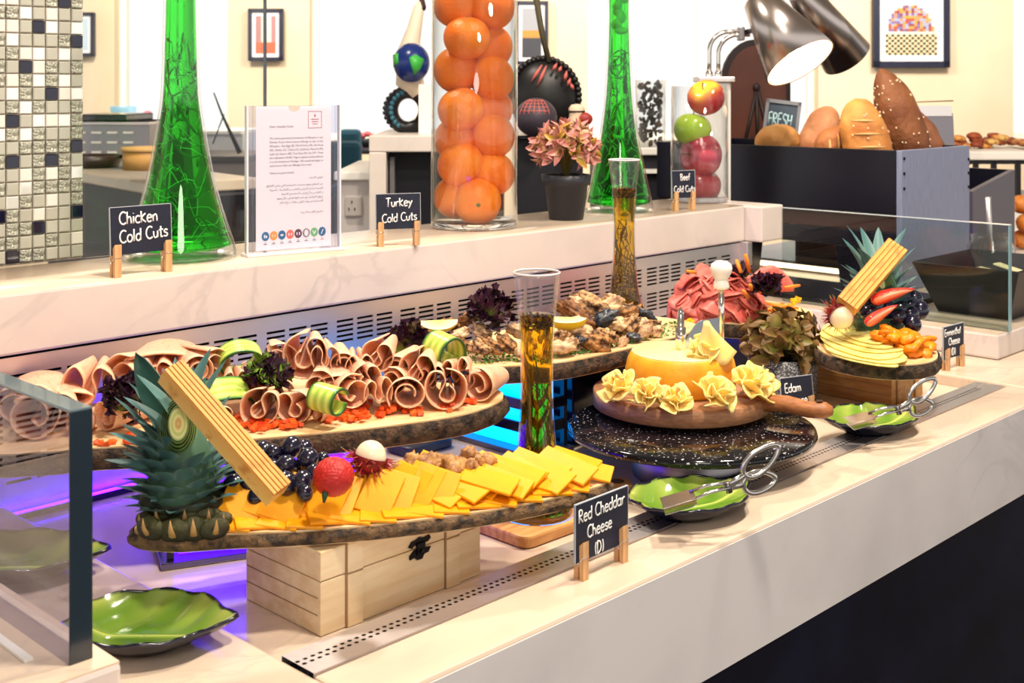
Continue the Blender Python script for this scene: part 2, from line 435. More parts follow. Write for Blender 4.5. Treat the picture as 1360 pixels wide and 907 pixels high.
for gi in range(-6, 13):
    for k in range(3):
        a = .5365+gi*.1045+k*.0322
        if a > -.25 and a < 1.8: slots.append((a, a+.0262))
zs = []
for z0 in (.128, .087, .046):
    for k in range(5): zs.append((z0-k*.0063-.0015, z0-k*.0063+.0015))
zs.sort()
XB = [-.3]+[x for s in slots for x in s]+[1.846]; ZB = [-.0155]+[z for s in zs for z in s]+[.1475]
vv = {}
def vi(i, j):
    if (i, j) not in vv: vv[(i, j)] = len(vp.v); vp.v.append((XB[i], YB+.004, ZB[j])); vp.c.append((1, 1, 1, 1))
    return vv[(i, j)]
for i in range(len(XB)-1):
    for j in range(len(ZB)-1):
        if i % 2 and j % 2: continue
        vp.f.append((vi(i, j), vi(i+1, j), vi(i+1, j+1), vi(i, j+1)))
vp.build('vent_panel', M_STEEL, lg, smooth=False, solid=.0015)

# end blocks with the glass guards
lb = thing('marble_plinth', 'low marble block carrying the glass guard in the left foreground', 'plinth', (0, 0, 0))
MB().box((-.5, .757, .0003), (.406, 1.234, .04)).build('block', M_MARBF, lb, bevel=.004)
MB().box((-.5, .7585, .0385), (.4045, 1.234, .0405)).build('block_top_tone', M_MARB, lb, smooth=False)  # added sheet, lit tone of the upper face in its colour
gl = thing('glass_guard', 'clear upright glass guard with dark teal edge at the left end', 'glass panel', (0, 0, 0))
GW = .016
MB().box((.378, .7765, .0405), (.378+GW, 1.232, .2065)).build('pane', M_PANE, gl, smooth=False)
eg = MB(); eg.box((.3778, .775, .0405), (.378+GW+.0002, .7765, .207)); 
eg.build('front_edge', M_EDGE, gl, bevel=.0007)
MB().box((.3778, .775, .2065), (.378+GW+.0002, 1.233, .2085)).build('top_edge', mat('glass_edge_grey', (92, 108, 118), .1, coat=.5), gl, bevel=.0008)
MB().box((.359, .80, .0406), (.365, 1.23, .0425)).build('sealant_strip', M_WHITE, gl, smooth=False)
rb = thing('marble_plinth', 'low marble block under the glass guard at the right end', 'plinth', (0, 0, 0))
MB().box((1.89, .795, .0003), (3.2, 1.655, .04)).build('block', M_MARBF, rb, bevel=.004)
MB().box((1.8915, .7965, .0385), (3.2, 1.655, .0405)).build('block_top_tone', M_MARB, rb, smooth=False)  # added sheet again, colour carries the upper face's lit tone
gr = thing('glass_guard', 'clear upright glass guard at the right end before the bread bin', 'glass panel', (0, 0, 0))
MB().box((1.92, .7915, .0405), (1.93, 1.198, .2065)).build('pane', M_PANEC, gr, smooth=False)
MB().box((1.9198, .79, .0405), (1.9302, .7915, .207)).build('front_edge', M_EDGEL, gr, bevel=.0006)
MB().box((1.9198, .79, .2065), (1.9302, 1.198, .208)).build('top_edge', mat('glass_edge_bright', (190, 200, 205), .1, coat=.5), gr, bevel=.0006)

# mosaic pillar and glass screen behind the ledge
mp = thing('mosaic_pillar', 'pillar clad in small silver, grey and navy glass mosaic tiles', 'pillar', (.713, 1.43, .2132))
TP = .0159; NR = 20
MB().box((-.3, 0, 0), (0, .2, NR*TP+.004)).build('grout_core', mat('grout', (208, 190, 172), .9), mp, smooth=False)
MB().box((-.3, -.004, NR*TP+.004), (.003, .2, NR*TP+.012)).build('cap', mat('pink_cap', (226, 206, 196), .6), mp, bevel=.001)
tm = {}
for nm, m in (('n', mat('tile_navy', (20, 20, 44), .12, coat=.5)), ('w', mat('tile_mirror', (236, 236, 232), .12, .35)), ('g', mat('tile_grey', (176, 174, 162), .18, coat=.4)),
              ('s', mat('tile_silver', (196, 196, 184), .3, .5, bump=1, bscale=260, col2=(140, 140, 128), nscale=200)), ('l', mat('tile_light', (218, 214, 206), .16, coat=.4))):
    b = MB(); e = TP*.455
    b.box((-e, -.0035, -e), (e, 0, e)); b.add([(-e*.86, -.0045, -e*.86), (e*.86, -.0045, -e*.86), (e*.86, -.0045, e*.86), (-e*.86, -.0045, e*.86)]+[(-e, -.0035, -e), (e, -.0035, -e), (e, -.0035, e), (-e, -.0035, e)],
                                             [(0, 1, 2, 3), (4, 5, 1, 0), (5, 6, 2, 1), (6, 7, 3, 2), (7, 4, 0, 3)])
    tm[nm] = b.mesh('tile', m, False)
navy = {(5, 0), (3, 2), (6, 3), (2, 5), (4, 7), (1, 9), (6, 11), (1, 12), (4, 12), (0, 16), (6, 16), (3, 17), (1, 19), (-1, 4), (-1, 14)}
white = {(2, 1), (4, 2), (6, 2), (1, 3), (3, 4), (5, 4), (3, 6), (5, 6), (1, 7), (6, 7), (2, 8), (3, 9), (5, 9), (0, 10), (2, 10), (2, 14), (1, 15), (6, 13), (0, 0)}
rt = random.Random(5)
for c in range(-1, 7):
    for r in range(NR):
        k = 'n' if (c, r) in navy else 'w' if (c, r) in white else rt.choice('ggslsg')
        inst('tile', tm[k], mp, MT((-(6-c+.5)*TP, 0, (NR-r-.5)*TP+.002), (rt.uniform(-.03, .03), 0, rt.uniform(-.03, .03))))
gs = thing('glass_screen', 'tall clear glass screen running from the mosaic pillar', 'glass panel', (.7145, 1.425, .2132))
MB().box((0, 0, 0), (.262, .006, .6)).build('pane', M_SCREEN, gs, smooth=False)
MB().box((.262, 0, 0), (.2635, .006, .6)).build('edge', M_EDGE, gs, smooth=False)

# ---------------------------------------------------------------- background furniture
def bg(name, label, cat, px, py, d, group=None):
    t = thing(name, label, cat, PD(px, py, d), CANG, group); return t, d/FPX
M_TOP = mat('back_worktop', (232, 212, 190), .3); M_GREYC = mat('grey_cabinet', (92, 88, 96), .5); M_DKC = mat('dark_cabinet', (18, 18, 30), .5)
# island behind the menu holder
i0, i1, i2 = P(197, 243, .2), P(60, 221, .2), P(345, 236, .2); i3 = i1+i2-i0
isl = thing('island_counter', 'beige topped kitchen island with dark sides behind the green vase', 'counter', (0, 0, 0))
q = [(v.x, v.y) for v in (i0, i2, i3, i1)]
MB().prism(q, .172, .2).build('worktop', M_TOP, isl, smooth=False, bevel=.004)
cc = Vector((sum(x for x, y in q)/4, sum(y for x, y in q)/4))
q2 = [tuple(cc+(Vector(p)-cc)*.97) for p in q]
MB().prism(q2, -.9, .172).build('cabinet', M_GREYC, isl, smooth=False)
e0, e1 = Vector(q2[0]), Vector(q2[1]); ex = (e1-e0).normalized(); ny = Vector((ex.y, -ex.x))
dd = [e0+ex*.02+ny*.012, e1+ny*.012, e1-ny*.001, e0+ex*.02-ny*.001]
MB().prism([tuple(p) for p in dd], -.8, .16).build('door', M_DKC, isl, smooth=False)
# louvred steel box
t, s = bg('induction_unit', 'louvred stainless steel warming box with a black lid behind the mosaic pillar', 'appliance', 150, 214, 3.35)
MB().box((-60*s, 0, 0), (48*s, .3, 52*s)).build('body', M_STEELD, t, bevel=.004)
MB().box((-60*s, .02, 52.2*s), (14*s, .28, 62*s)).build('lid', M_BLACK, t, bevel=.004)
MB().box((-62*s, -.01, 48*s), (50*s, .3, 52*s)).build('rim', M_STEEL, t, bevel=.002)
lm = MB().box((-6.5*s, -.008, -1.3*s), (6.5*s, .002, 1.3*s)).mesh('louvre', mat('louvre_dark', (226, 222, 216), .4, .4), False)
for r in range(3):
    for c in range(4): inst('louvre', lm, t, Matrix.Translation((-50*s+c*21*s+8*s, 0, (12+r*13)*s)))
t, s = bg('bamboo_box', 'round honey coloured wooden bread box on the island', 'box', 196, 225, 2.9)
MB().lathe([(0, 0), (32*s, 0), (32*s, 23*s), (30*s, 24*s), (0, 24*s)], 32).build('body', mat('bamboo', (222, 166, 92), .5), t)
MB().lathe([(32*s, 24*s), (34*s, 24.2*s), (34*s, 30*s), (0, 31*s)], 32).build('lid', mat('bamboo_lid', (232, 180, 108), .5), t)
t, s = bg('frying_pan', 'dark brown round pan on the island beside the mosaic pillar', 'pan', 120, 222, 2.95)
MB().lathe([(0, 0), (36*s, 0), (42*s, 16*s), (40*s, 16*s), (35*s, 3*s), (0, 3*s)], 32).build('bowl', mat('pan_brown', (58, 40, 36), .35), t)
MB().tube([(38*s, 0, 14*s), (50*s, -.01, 16*s), (64*s, -.02, 15*s)], 3*s).build('handle', M_BLACK, t)
t, s = bg('low_shelf', 'grey window counter behind the glass screen carrying the easel', 'counter', 285, 207, 4.2)
MB().box((-45*s, 0, -1.1), (45*s, .4, -8*s)).build('body', mat('shelf_front', (120, 110, 108), .5), t, smooth=False)
MB().box((-46*s, -.02, -8*s), (46*s, .4, 0)).build('top', mat('shelf_top', (60, 54, 56), .3), t, bevel=.004)
t, s = bg('tablet_easel', 'black folding easel stand leaning on the window counter', 'stand', 296, 206, 4.15)
MB().tube([(-15*s, 0.03, 83*s), (-4*s, .03, 54*s), (20*s, .03, 2*s)], [1*s, 1.6*s, 3.4*s], 6).build('front_leg', M_BLACKM, t)
MB().tube([(-4*s, .06, 54*s), (-19*s, .06, 14*s)], 1*s, 6).build('rear_leg', M_BLACKM, t)
t, s = bg('plastic_tub', 'pale blue tub far behind the green vase', 'tub', 164, 173, 4.9)
MB().lathe([(0, 0), (15*s, 0), (17*s, 32*s), (15*s, 32*s), (13.5*s, 2*s), (0, 2*s)], 24).build('tub', mat('pale_blue', (150, 196, 222), .4), t)
t, s = bg('flower_vase', 'pink flower in a small dark vase far behind the green vase', 'vase', 196, 173, 4.9)
MB().lathe([(0, 0), (4*s, 0), (5*s, 8*s), (3*s, 14*s), (0, 14*s)], 14).build('vase', M_BLACK, t)
MB().ell((0, 0, 20*s), (7*s, 7*s, 6*s), fn=lambda d: 1+.2*math.sin(8*math.atan2(d.y, d.x))).build('flower', mat('pink_petal', (222, 90, 120), .6), t)
t, s = bg('window_counter', 'long pale window counter far behind the green vase', 'counter', 200, 174, 4.75)
MB().box((-140*s, .0, -4*s), (120*s, .4, 0)).build('top', M_WHITE, t, smooth=False)
MB().box((-140*s, .03, -1.2), (120*s, .3, -4*s)).build('body', mat('counter_body', (200, 200, 206), .6), t, smooth=False)

# white portal counter and its neighbours
t, s = bg('portal_counter', 'white marble framed counter with a black opening behind the turkey card', 'counter', 560, 300, 2.75)
MB().box((-70*s, 0, 98*s), (110*s, .45, 120*s)).build('top', marble('marble_back', (226, 214, 206), (170, 160, 156), 8, .3), t, bevel=.003)
MB().box((-70*s, 0, -1), (-47*s, .45, 98*s)).build('side', MATS['marble_back'], t, bevel=.003)
MB().box((-47*s, .06, -1), (108*s, .45, 98*s)).build('black_panel', M_DKC, t, smooth=False)
MB().box((-44*s, .03, -1), (-38*s, .06, 90*s)).build('inner_post', mat('grey_post', (120, 116, 120), .4), t, smooth=False)
t, s = bg('low_wall', 'low white wall with a power socket behind the menu holder', 'wall', 465, 306, 2.78)
MB().box((-26*s, .12, -1), (20*s, .55, 68*s)).build('body', mat('low_wall_white', (214, 206, 204), .5), t, smooth=False)
MB().box((-30*s, .1, 62*s), (21*s, .55, 74*s)).build('coping', M_WHITE, t, bevel=.003)
so = MB().box((-16*s, .108, 12*s), (8*s, .12, 40*s)).build('socket', mat('socket_grey', (196, 188, 184), .4), t, bevel=.003)
for x, z in ((-6, 32), (-10, 22), (-2, 22)):
    MB().box((x*s-.7*s, .1065, z*s-2*s), (x*s+.7*s, .1082, z*s+2*s)).build('socket_hole', M_BLACKM, so, smooth=False)
t, s = bg('dining_chair', 'teal upholstered dining chair beside the menu holder', 'chair', 462, 240, 4.4)
MB().box((-30*s, 0, 0), (16*s, .08, 52*s)).build('backrest', mat('teal_fabric', (16, 66, 84), .8), t, bevel=.02)
MB().box((-30*s, .05, -26*s), (16*s, .5, -8*s)).build('seat', MATS['teal_fabric'], t, bevel=.02)
lm = MB().box((-.02, -.02, -.42), (.02, .02, 0)).mesh('leg', M_BLACKM, False)
for x in (-26, 12):
    for y in (.08, .45): inst('leg', lm, t, Matrix.Translation((x*s, y, -26*s)))
t, s = bg('dining_chair', 'teal dining chair with white legs at the far table beside the portal counter', 'chair', 474, 182, 5.2)
MB().box((-26*s, 0, -46*s), (4*s, .08, 10*s)).build('backrest', MATS['teal_fabric'], t, bevel=.02)
MB().box((-26*s, .05, -58*s), (14*s, .5, -46*s)).build('seat', MATS['teal_fabric'], t, bevel=.02)
for x in (-22, 10):
    for y in (.08, .45): inst('leg', lm, t, Matrix.Translation((x*s, y, -58*s)))
t, s = bg('dining_table', 'dark dining table by the far windows behind the turkey card', 'table', 474, 197, 5.6)
MB().box((-40*s, 0, -8*s), (70*s, .8, 0)).build('tabletop', mat('dark_walnut', (40, 34, 42), .4), t, bevel=.01)
lm2 = MB().box((-.03, -.03, -1.05), (.03, .03, 0)).mesh('leg', M_DKC, False)
for x in (-36, 66):
    for y in (.06, .74): inst('leg', lm2, t, Matrix.Translation((x*s, y, -8*s)))
t, s = bg('cup', 'white cup on the far dining table', 'cup', 468, 196, 5.62)
MB().lathe([(0, 0), (5*s, 0), (7.5*s, 18*s), (6.5*s, 18*s), (4*s, 2*s), (0, 2*s)], 20).build('bowl', M_WHITE, t)
MB().tube([(6.5*s, 0, 15*s), (11*s, 0, 12*s), (10*s, 0, 6*s), (5.5*s, 0, 4*s)], 1*s, 6).build('handle', M_WHITE, t)
t, s = bg('flower_bowl', 'small dark bowl with red flowers on the far dining table', 'bowl', 490, 196, 5.7)
MB().lathe([(0, 0), (8*s, 0), (13*s, 12*s), (0, 12*s)], 18).build('bowl', M_DKC, t)
for i, (x, z) in enumerate(((-8, 16), (-2, 18), (5, 15))):
    MB().ell((x*s, 0, z*s), (5*s, 5*s, 4*s), 10, 6).build('flower', mat('red_petal', (196, 90, 96), .7), t)

# globe sculpture on the portal counter
t, s = bg('globe_sculpture', 'bird necked sculpture with a painted blue globe on a beaded black ring', 'sculpture', 540, 180, 2.95)
MB().tube([(16*s, 0, 55*s), (4*s, 0, 72*s), (2*s, 0, 110*s), (10*s, 0, 140*s), (17*s, 0, 172*s), (18*s, 0, 178*s)], [11*s, 19*s, 15*s, 10*s, 7*s, 4*s], 14).build('neck', mat('ivory', (232, 214, 190), .5), t)
gb = MB().ell((9*s, -.055, 96*s), (24*s, 24*s, 26*s), 28, 18).build('globe', mat('globe_blue', (24, 44, 108), .25), t)
for px, pz, pts in ((16, 92, [(-8, 10), (0, 14), (10, 8), (6, -4), (-2, -12), (-5, -2)]), (-10, 98, [(-4, 8), (3, 10), (4, -2), (-3, -8)])):
    b = MB(); v = []
    for (x, z) in pts+[(0, 2)]:
        X = (px+x-9)/24.; Z = (pz+z-96)/26.; y = -math.sqrt(max(.02, 1-X*X-Z*Z))
        v.append((9*s+X*24.6*s, -.055+y*24.6*s, 96*s+Z*26.6*s))
    k = len(pts); b.add(v, [(i, (i+1) % k, k) for i in range(k)]); b.build('continent', mat('globe_green', (60, 170, 66), .4), gb, solid=.002)
ring = [(2*s+22*s*math.cos(a), 0, 34*s+24*s*math.sin(a)) for a in [2*PI*i/28 for i in range(28)]]
MB().tube(ring, 9*s, 8, True, up=(0, 1, 0)).build('ring', mat('sculpt_black', (14, 14, 20), .35), t)
bd = MB().ell((0, 0, 0), (3.4*s,)*3, 8, 6).mesh('bead', mat('bead_dark', (26, 30, 52), .25))
for i in range(22):
    a = .4*PI+1.5*PI*i/21
    inst('bead', bd, t, Matrix.Translation((2*s+31*s*math.cos(a), 0, 34*s+29*s*math.sin(a))))
bd2 = MB().ell((0, 0, 0), (3.2*s,)*3, 8, 6).mesh('bead', mat('bead_teal', (50, 110, 130), .2))
for i in range(9): inst('bead', bd2, t, Matrix.Translation((2*s+22*s*math.cos(1.9+.28*i), -9*s, 34*s+24*s*math.sin(1.9+.28*i))))
MB().ell((20*s, .0, 172*s), (6*s, 6*s, 9*s), 10, 8, fn=lambda d: 1+.25*math.sin(9*d.z)).build('crest', mat('crest_dark', (60, 30, 34), .7), t)
MB().ell((15*s, 0, 16*s), (8*s, 6*s, 9*s), 12, 8).build('foot', MATS['ivory'], t)
t, s = bg('menu_card', 'blank white upright card stand beside the globe sculpture', 'card', 564, 181, 2.85)
MB().box((-8*s, 0, 0), (9*s, .01, 69*s)).build('card', M_WHITE, t, smooth=False)
MB().box((-9*s, -.02, 0), (10*s, .04, 3*s)).build('foot', M_WHITE, t, smooth=False)

# black beaded sculpture, ball and figurine
t, s = bg('dark_cabinet', 'dark low cabinet behind the potted pink plant', 'cabinet', 735, 310, 2.62)
MB().box((-48*s, .02, -1), (40*s, .5, 124*s)).build('body', M_DKC, t, smooth=False)
MB().box((-50*s, .0, 124*s), (42*s, .5, 130*s)).build('top', M_BLACK, t, bevel=.003)
t, s = bg('beaded_shell', 'black oval shell sculpture with a beaded rim and red painted strokes', 'sculpture', 738, 180, 2.72)
SB = mat('sculpt_black2', (20, 18, 20), .4)
MB().ell((0, .06, 53*s), (44*s, .045, 51*s), 28, 18, Matrix.Rotation(-.25, 4, 'Y')).build('shell', SB, t)
bd = MB().ell((0, 0, 0), (4.6*s,)*3, 10, 7).mesh('bead', SB)
for i in range(34):
    a = -.25*PI+1.5*PI*i/33
    p = Matrix.Rotation(-.25, 4, 'Y') @ Vector((46*s*math.cos(a), .05, 55*s+50*s*math.sin(a)))
    inst('bead', bd, t, Matrix.Translation(p))
for (x0, z0, x1, z1) in ((-32, 72, -18, 94), (-4, 86, 2, 96), (4, 84, 8, 92), (12, 72, 15, 86), (16, 66, 20, 76), (24, 60, 20, 70), (-24, 66, -12, 93)):
    MB().tube([(x0*s, -.0-.0 if False else .012, z0*s), ((x0+x1)/2*s, .006, (z0+z1)/2*s), (x1*s, .012, z1*s)], [.8*s, 2.6*s, .8*s], 6).build('painted_stroke', mat('coral_paint', (206, 104, 96), .6), t)
MB().tube([(-8*s, .05, 98*s), (-18*s, .05, 140*s), (-26*s, .05, 190*s)], [8*s, 8*s, 9*s], 8, flat=.5).build('strap', mat('olive_strap', (74, 66, 44), .7), t)
t, s = bg('painted_ball', 'dark ball with thin red painted lines beside the orange cylinder', 'ball', 712, 180, 2.58)
bl = MB().ell((0, 0, 24*s), (28*s, 28*s, 26*s), 28, 18).build('ball', mat('ball_dark', (58, 50, 62), .5), t)
for k in range(7):
    a = -.9+.26*k
    MB().tube([(28.3*s*math.sin(a)*math.cos(e), -28.3*s*math.cos(a)*math.cos(e), 24*s+26.3*s*math.sin(e)) for e in [.15+.17*j for j in range(7)]], .5*s, 5).build('red_line', MATS['coral_paint'], bl)
for k in range(4):
    e = .35+.22*k
    MB().tube([(28.3*s*math.sin(a)*math.cos(e), -28.3*s*math.cos(a)*math.cos(e), 24*s+26.3*s*math.sin(e)) for a in [-.9+.26*j for j in range(7)]], .5*s, 5).build('red_line', MATS['coral_paint'], bl)
t, s = bg('clay_figurine', 'small cream figurine with a red front before the black shell', 'figurine', 766, 182, 2.6)
MB().lathe([(0, 0), (13*s, 0), (14*s, 10*s), (11*s, 22*s), (10*s, 30*s), (11*s, 38*s), (7*s, 43*s), (0, 44*s)], 18).build('body', mat('cream_clay', (226, 196, 170), .6), t)
MB().ell((10*s, -5*s, 24*s), (11*s, 7*s, 9*s), 14, 9).build('red_front', mat('red_clay', (150, 44, 42), .5), t)
MB().tube([(10.5*s*math.cos(a), 10.5*s*math.sin(a), 34*s) for a in [2*PI*i/14 for i in range(14)]], 1.2*s, 6, True).build('band', M_BLACKM, t)

# jar and bench behind the second green vase
t, s = bg('back_bench', 'white topped bench with dark shelves behind the second green vase', 'bench', 860, 262, 3.1)
MB().box((-62*s, 0, 56*s), (110*s, .5, 66*s)).build('top', M_WHITE, t, bevel=.003)
MB().box((-60*s, .02, -1), (108*s, .5, 56*s)).build('body', M_DKC, t, smooth=False)
MB().box((-60*s, -.005, 32*s), (108*s, .03, 37*s)).build('shelf_edge', M_WHITE, t, smooth=False)
t, s = bg('glass_jar', 'glass cylinder jar of dark dried pods beside the second green vase', 'jar', 864, 196, 3.15)
MB().lathe([(0, 0), (20*s, 0), (20.5*s, 90*s), (19.8*s, 90*s), (19.3*s, 1.5*s), (0, 1.5*s)], 28).build('glass', M_CYL, t)
pm = [MB().ell((0, 0, 0), (4.8*s, 2.6*s, 1.8*s), 8, 5).mesh('pod', mat('pod_%d' % i, c, .4)) for i, c in enumerate(((22, 26, 28), (38, 42, 40), (90, 48, 30)))]
rp = random.Random(3)
for k in range(150):
    a = rp.uniform(0, 2*PI); rr = 15.0*s*math.sqrt(rp.random()*.6+.4)
    inst('pod', pm[0 if rp.random() < .6 else (1 if rp.random() < .85 else 2)], t, MT((rr*math.cos(a), rr*math.sin(a), (5+82*k/150)*s), (rp.uniform(0, 3), rp.uniform(0, 3), rp.uniform(0, 3))))

# ---------------------------------------------------------------- handwriting
def arc(cx, cy, rx, ry, a0, a1, n=9):
    return [(cx+rx*math.cos(math.radians(a0+(a1-a0)*i/(n-1))), cy+ry*math.sin(math.radians(a0+(a1-a0)*i/(n-1)))) for i in range(n)]
LET = {
 'C': (.66, [arc(.4, .5, .34, .5, 50, 310)]), 'h': (.52, [[(.08, 1), (.08, 0)], [(.08, .36), (.2, .56), (.36, .52), (.42, .3), (.43, 0)]]),
 'i': (.24, [[(.12, .58), (.12, 0)], [(.12, .8), (.13, .84)]]), 'c': (.5, [arc(.3, .29, .24, .29, 50, 310)]),
 'k': (.55, [[(.08, .95), (.08, 0)], [(.46, .72), (.1, .36), (.5, 0)]]), 'e': (.54, [[(.08, .3), (.46, .34)]+arc(.28, .29, .21, .3, 10, 320, 10)]),
 'n': (.52, [[(.08, .56), (.08, 0)], [(.08, .36), (.22, .56), (.36, .52), (.42, .3), (.43, 0)]]), 'o': (.54, [arc(.28, .29, .22, .29, 90, 450, 12)]),
 'l': (.24, [[(.12, 1), (.12, 0)]]), 'd': (.56, [arc(.27, .28, .21, .28, 40, 330, 10), [(.47, 1), (.47, 0)]]),
 'u': (.54, [[(.08, .56), (.09, .2), (.2, .02), (.36, .06), (.44, .25)], [(.45, .56), (.45, 0)]]), 't': (.42, [[(.2, .9), (.2, .1), (.3, 0), (.38, .06)], [(.02, .6), (.4, .62)]]),
 's': (.46, [[(.4, .5), (.26, .58), (.1, .48), (.14, .34), (.36, .24), (.38, .08), (.22, 0), (.06, .08)]]), 'T': (.6, [[(.02, .98), (.58, 1)], [(.3, 1), (.28, 0)]]),
 'r': (.42, [[(.08, .56), (.08, 0)], [(.08, .34), (.2, .54), (.38, .54)]]), 'y': (.5, [[(.06, .56), (.25, .14)], [(.46, .58), (.22, .02), (.06, -.28)]]),
 'B': (.56, [[(.08, 1), (.08, 0)], [(.08, 1), (.36, .96), (.42, .76), (.32, .56), (.08, .52), (.4, .46), (.48, .24), (.36, .02), (.08, 0)]]),
 'f': (.42, [[(.42, .92), (.28, 1), (.18, .85), (.17, 0)], [(.02, .55), (.38, .57)]]),
 'R': (.6, [[(.08, 1), (.08, 0)], [(.08, 1), (.38, .96), (.46, .76), (.36, .54), (.1, .5), (.54, 0)]]),
 'a': (.6, [arc(.27, .28, .22, .28, 50, 320, 10), [(.48, .6), (.47, .12), (.56, -.02)]]), 'D': (.62, [[(.08, 1), (.08, 0), (.32, .04), (.5, .25), (.54, .55), (.4, .88), (.08, 1)]]),
 'E': (.52, [[(.46, 1), (.08, 1), (.08, 0), (.48, .02)], [(.08, .52), (.4, .53)]]), 'm': (.76, [[(.08, .56), (.08, 0)], [(.08, .36), (.2, .56), (.34, .5), (.37, 0)], [(.37, .36), (.5, .56), (.62, .5), (.66, 0)]]),
 '(': (.3, [arc(.34, .45, .24, .6, 125, 235, 7)]), ')': (.3, [arc(-.02, .45, .24, .6, 55, -55, 7)]),
 'F': (.5, [[(.46, 1), (.08, 1), (.08, 0)], [(.08, .52), (.4, .53)]]), 'S': (.54, [[(.46, .86), (.3, 1), (.1, .88), (.12, .62), (.42, .4), (.46, .16), (.28, 0), (.06, .12)]]),
 'H': (.58, [[(.08, 1), (.08, 0)], [(.5, 1), (.5, 0)], [(.08, .5), (.5, .5)]]), ' ': (.36, []),
}
def strokes(lines, M, thick=.1, flat_=.35, n=5, caps=False):
    """lines: [(text, x, z, height[, slope])] on the local xz plane"""
    b = MB()
    for ln in lines:
        text, x, z, hh = ln[:4]; sl = ln[4] if len(ln) > 4 else 0; x0 = x
        for chx in text:
            w, ps = LET[chx]
            for p in ps:
                q = smooth_open([(x+px*hh, 0, z+(x-x0+px*hh)*sl+py*hh) for px, py in p], 2) if len(p) > 2 else [Vector((x+px*hh, 0, z+(x-x0+px*hh)*sl+py*hh)) for px, py in p]
                b.tube(q, thick*hh, n, flat=flat_, up=(0, 1, 0), M=M)
            x += w*hh*1.0
    return b
# ---------------------------------------------------------------- little chalk signs
peg_j = MB()
peg_j.add([(-.0034, -.0052, 0), (.0034, -.0052, 0), (.0034, -.0016, 0), (-.0034, -.0016, 0), (-.0034, -.0052, .034), (.0034, -.0052, .034), (.0034, -.0006, .030), (-.0034, -.0006, .030), (-.0034, -.0008, .018), (.0034, -.0008, .018)],
          [(0, 3, 2, 1), (0, 1, 5, 4), (4, 5, 6, 7), (1, 2, 9, 6, 5), (3, 0, 4, 7, 8), (2, 3, 8, 9), (9, 8, 7, 6)])
PEGF = peg_j.mesh('front_jaw', M_PEG, False)
PEGB = MB().add([(x, -y, z) for x, y, z in peg_j.v], [tuple(reversed(f)) for f in peg_j.f]).mesh('rear_jaw', M_PEG, False)
sp = MB()
sp.tube([(.0042*math.cos(a)*.3-.0045+.0009*0, .0022*math.cos(a), .0145+.0022*math.sin(a)) for a in [2*PI*i/10 for i in range(10)]], .0004, 5, True)
sp.tube([(-.004, -.0056, .0205), (.0036, -.0056, .0205)], .0004, 5); sp.tube([(-.004, .0056, .0205), (.0036, .0056, .0205)], .0004, 5)
sp.tube([(-.0042, -.0054, .0205), (-.0042, .001, .0135)], .0004, 5); sp.tube([(-.0042, .0054, .0205), (-.0042, -.001, .0135)], .0004, 5)
PEGS = sp.mesh('spring', M_CHROME)
def sign(name, label, base, rotz, w, h, zb, pegs, lines, lean=0, pegscale=1.06, th=.075):
    t = thing(name, label, 'sign', base, rotz)
    M = Matrix.Translation((0, 0, zb)) @ Matrix.Rotation(lean, 4, 'X')
    cd = MB().box((-w/2, -.0009, 0), (w/2, .0009, h), M).build('slate', M_SLATE, t, smooth=False)
    e = MB()
    e.box((-w/2-.0006, -.0010, h), (w/2+.0006, .0010, h+.0007), M); e.box((-w/2-.0007, -.001, 0), (-w/2, .001, h), M); e.box((w/2, -.001, 0), (w/2+.0007, .001, h), M)
    e.build('pale_edge', mat('slate_edge', (170, 176, 186), .7), cd, smooth=False)
    strokes(lines, M @ Matrix.Translation((0, -.0012, 0)), th).build('lettering', M_CHALK, cd)
    for x in pegs:
        p = bpy.data.objects.new('clothespin', PEGF); COL.objects.link(p); p.parent = t; p.scale = (pegscale*1.15, pegscale, pegscale); p.location = (x, 0, 0)
        inst('rear_jaw', PEGB, p); inst('spring', PEGS, p)
    return t
sign('chalk_sign', 'little chalk sign for chicken cold cuts in front of the large green vase', P(188, 364, .2133), .0, .074, .052, .024, (-.031, .031),
     [('Chicken', -.027, .033, .0135, .02), ('Cold Cuts', -.027, .0125, .0135, .06)], -.05)
v0, v1 = P(507, 327, .2133), P(551, 325, .2133)
sign('chalk_sign', 'little chalk sign for turkey cold cuts left of the orange cylinder', (v0+v1)/2, math.atan2((v1-v0).y, (v1-v0).x), .060, .046, .022, (-.0245, .0245),
     [('Turkey', -.017, .029, .0115, .03), ('Cold Cuts', -.0225, .0085, .0108, .06)], -.05, .95)
v0, v1 = P(899, 280, .2133), P(917, 278, .2133)
sign('chalk_sign', 'little chalk sign for beef cold cuts in front of the apple cylinder', (v0+v1)/2, -.25, .050, .046, .021, (-.0185, .0185),
     [('Beef', -.007, .030, .0105), ('Cold Cuts', -.0215, .010, .0105)], -.05, .95)
sign('chalk_sign', 'large front chalk sign for red cheddar cheese on the counter edge', P(799, 757, 0), .02, .072, .0495, .0155, (-.0275, .0275),
     [('Red Cheddar', -.0325, .0335, .0108, .03), ('Cheese', -.021, .018, .0105, .03), ('(D)', -.011, .0015, .0105, .02)], 0, .98)
sign('chalk_sign', 'chalk sign for emmenthal cheese standing by the right glass guard', P(1266, 489, 0), -.06, .060, .048, .017, (-.022, .022),
     [('Emmenthal', -.0275, .034, .0098), ('Cheese', -.016, .0195, .0105), ('(D)', -.008, .004, .0105)], 0, 1.0, .08)
sign('chalk_sign', 'pale worn chalk sign for edam cheese behind the wooden handle', P(1060, 553, -.016), -.35, .052, .046, .006, (.021,),
     [('Edam', -.020, .027, .0112), ('Cheese', -.020, .010, .0112)], -.12, .8)

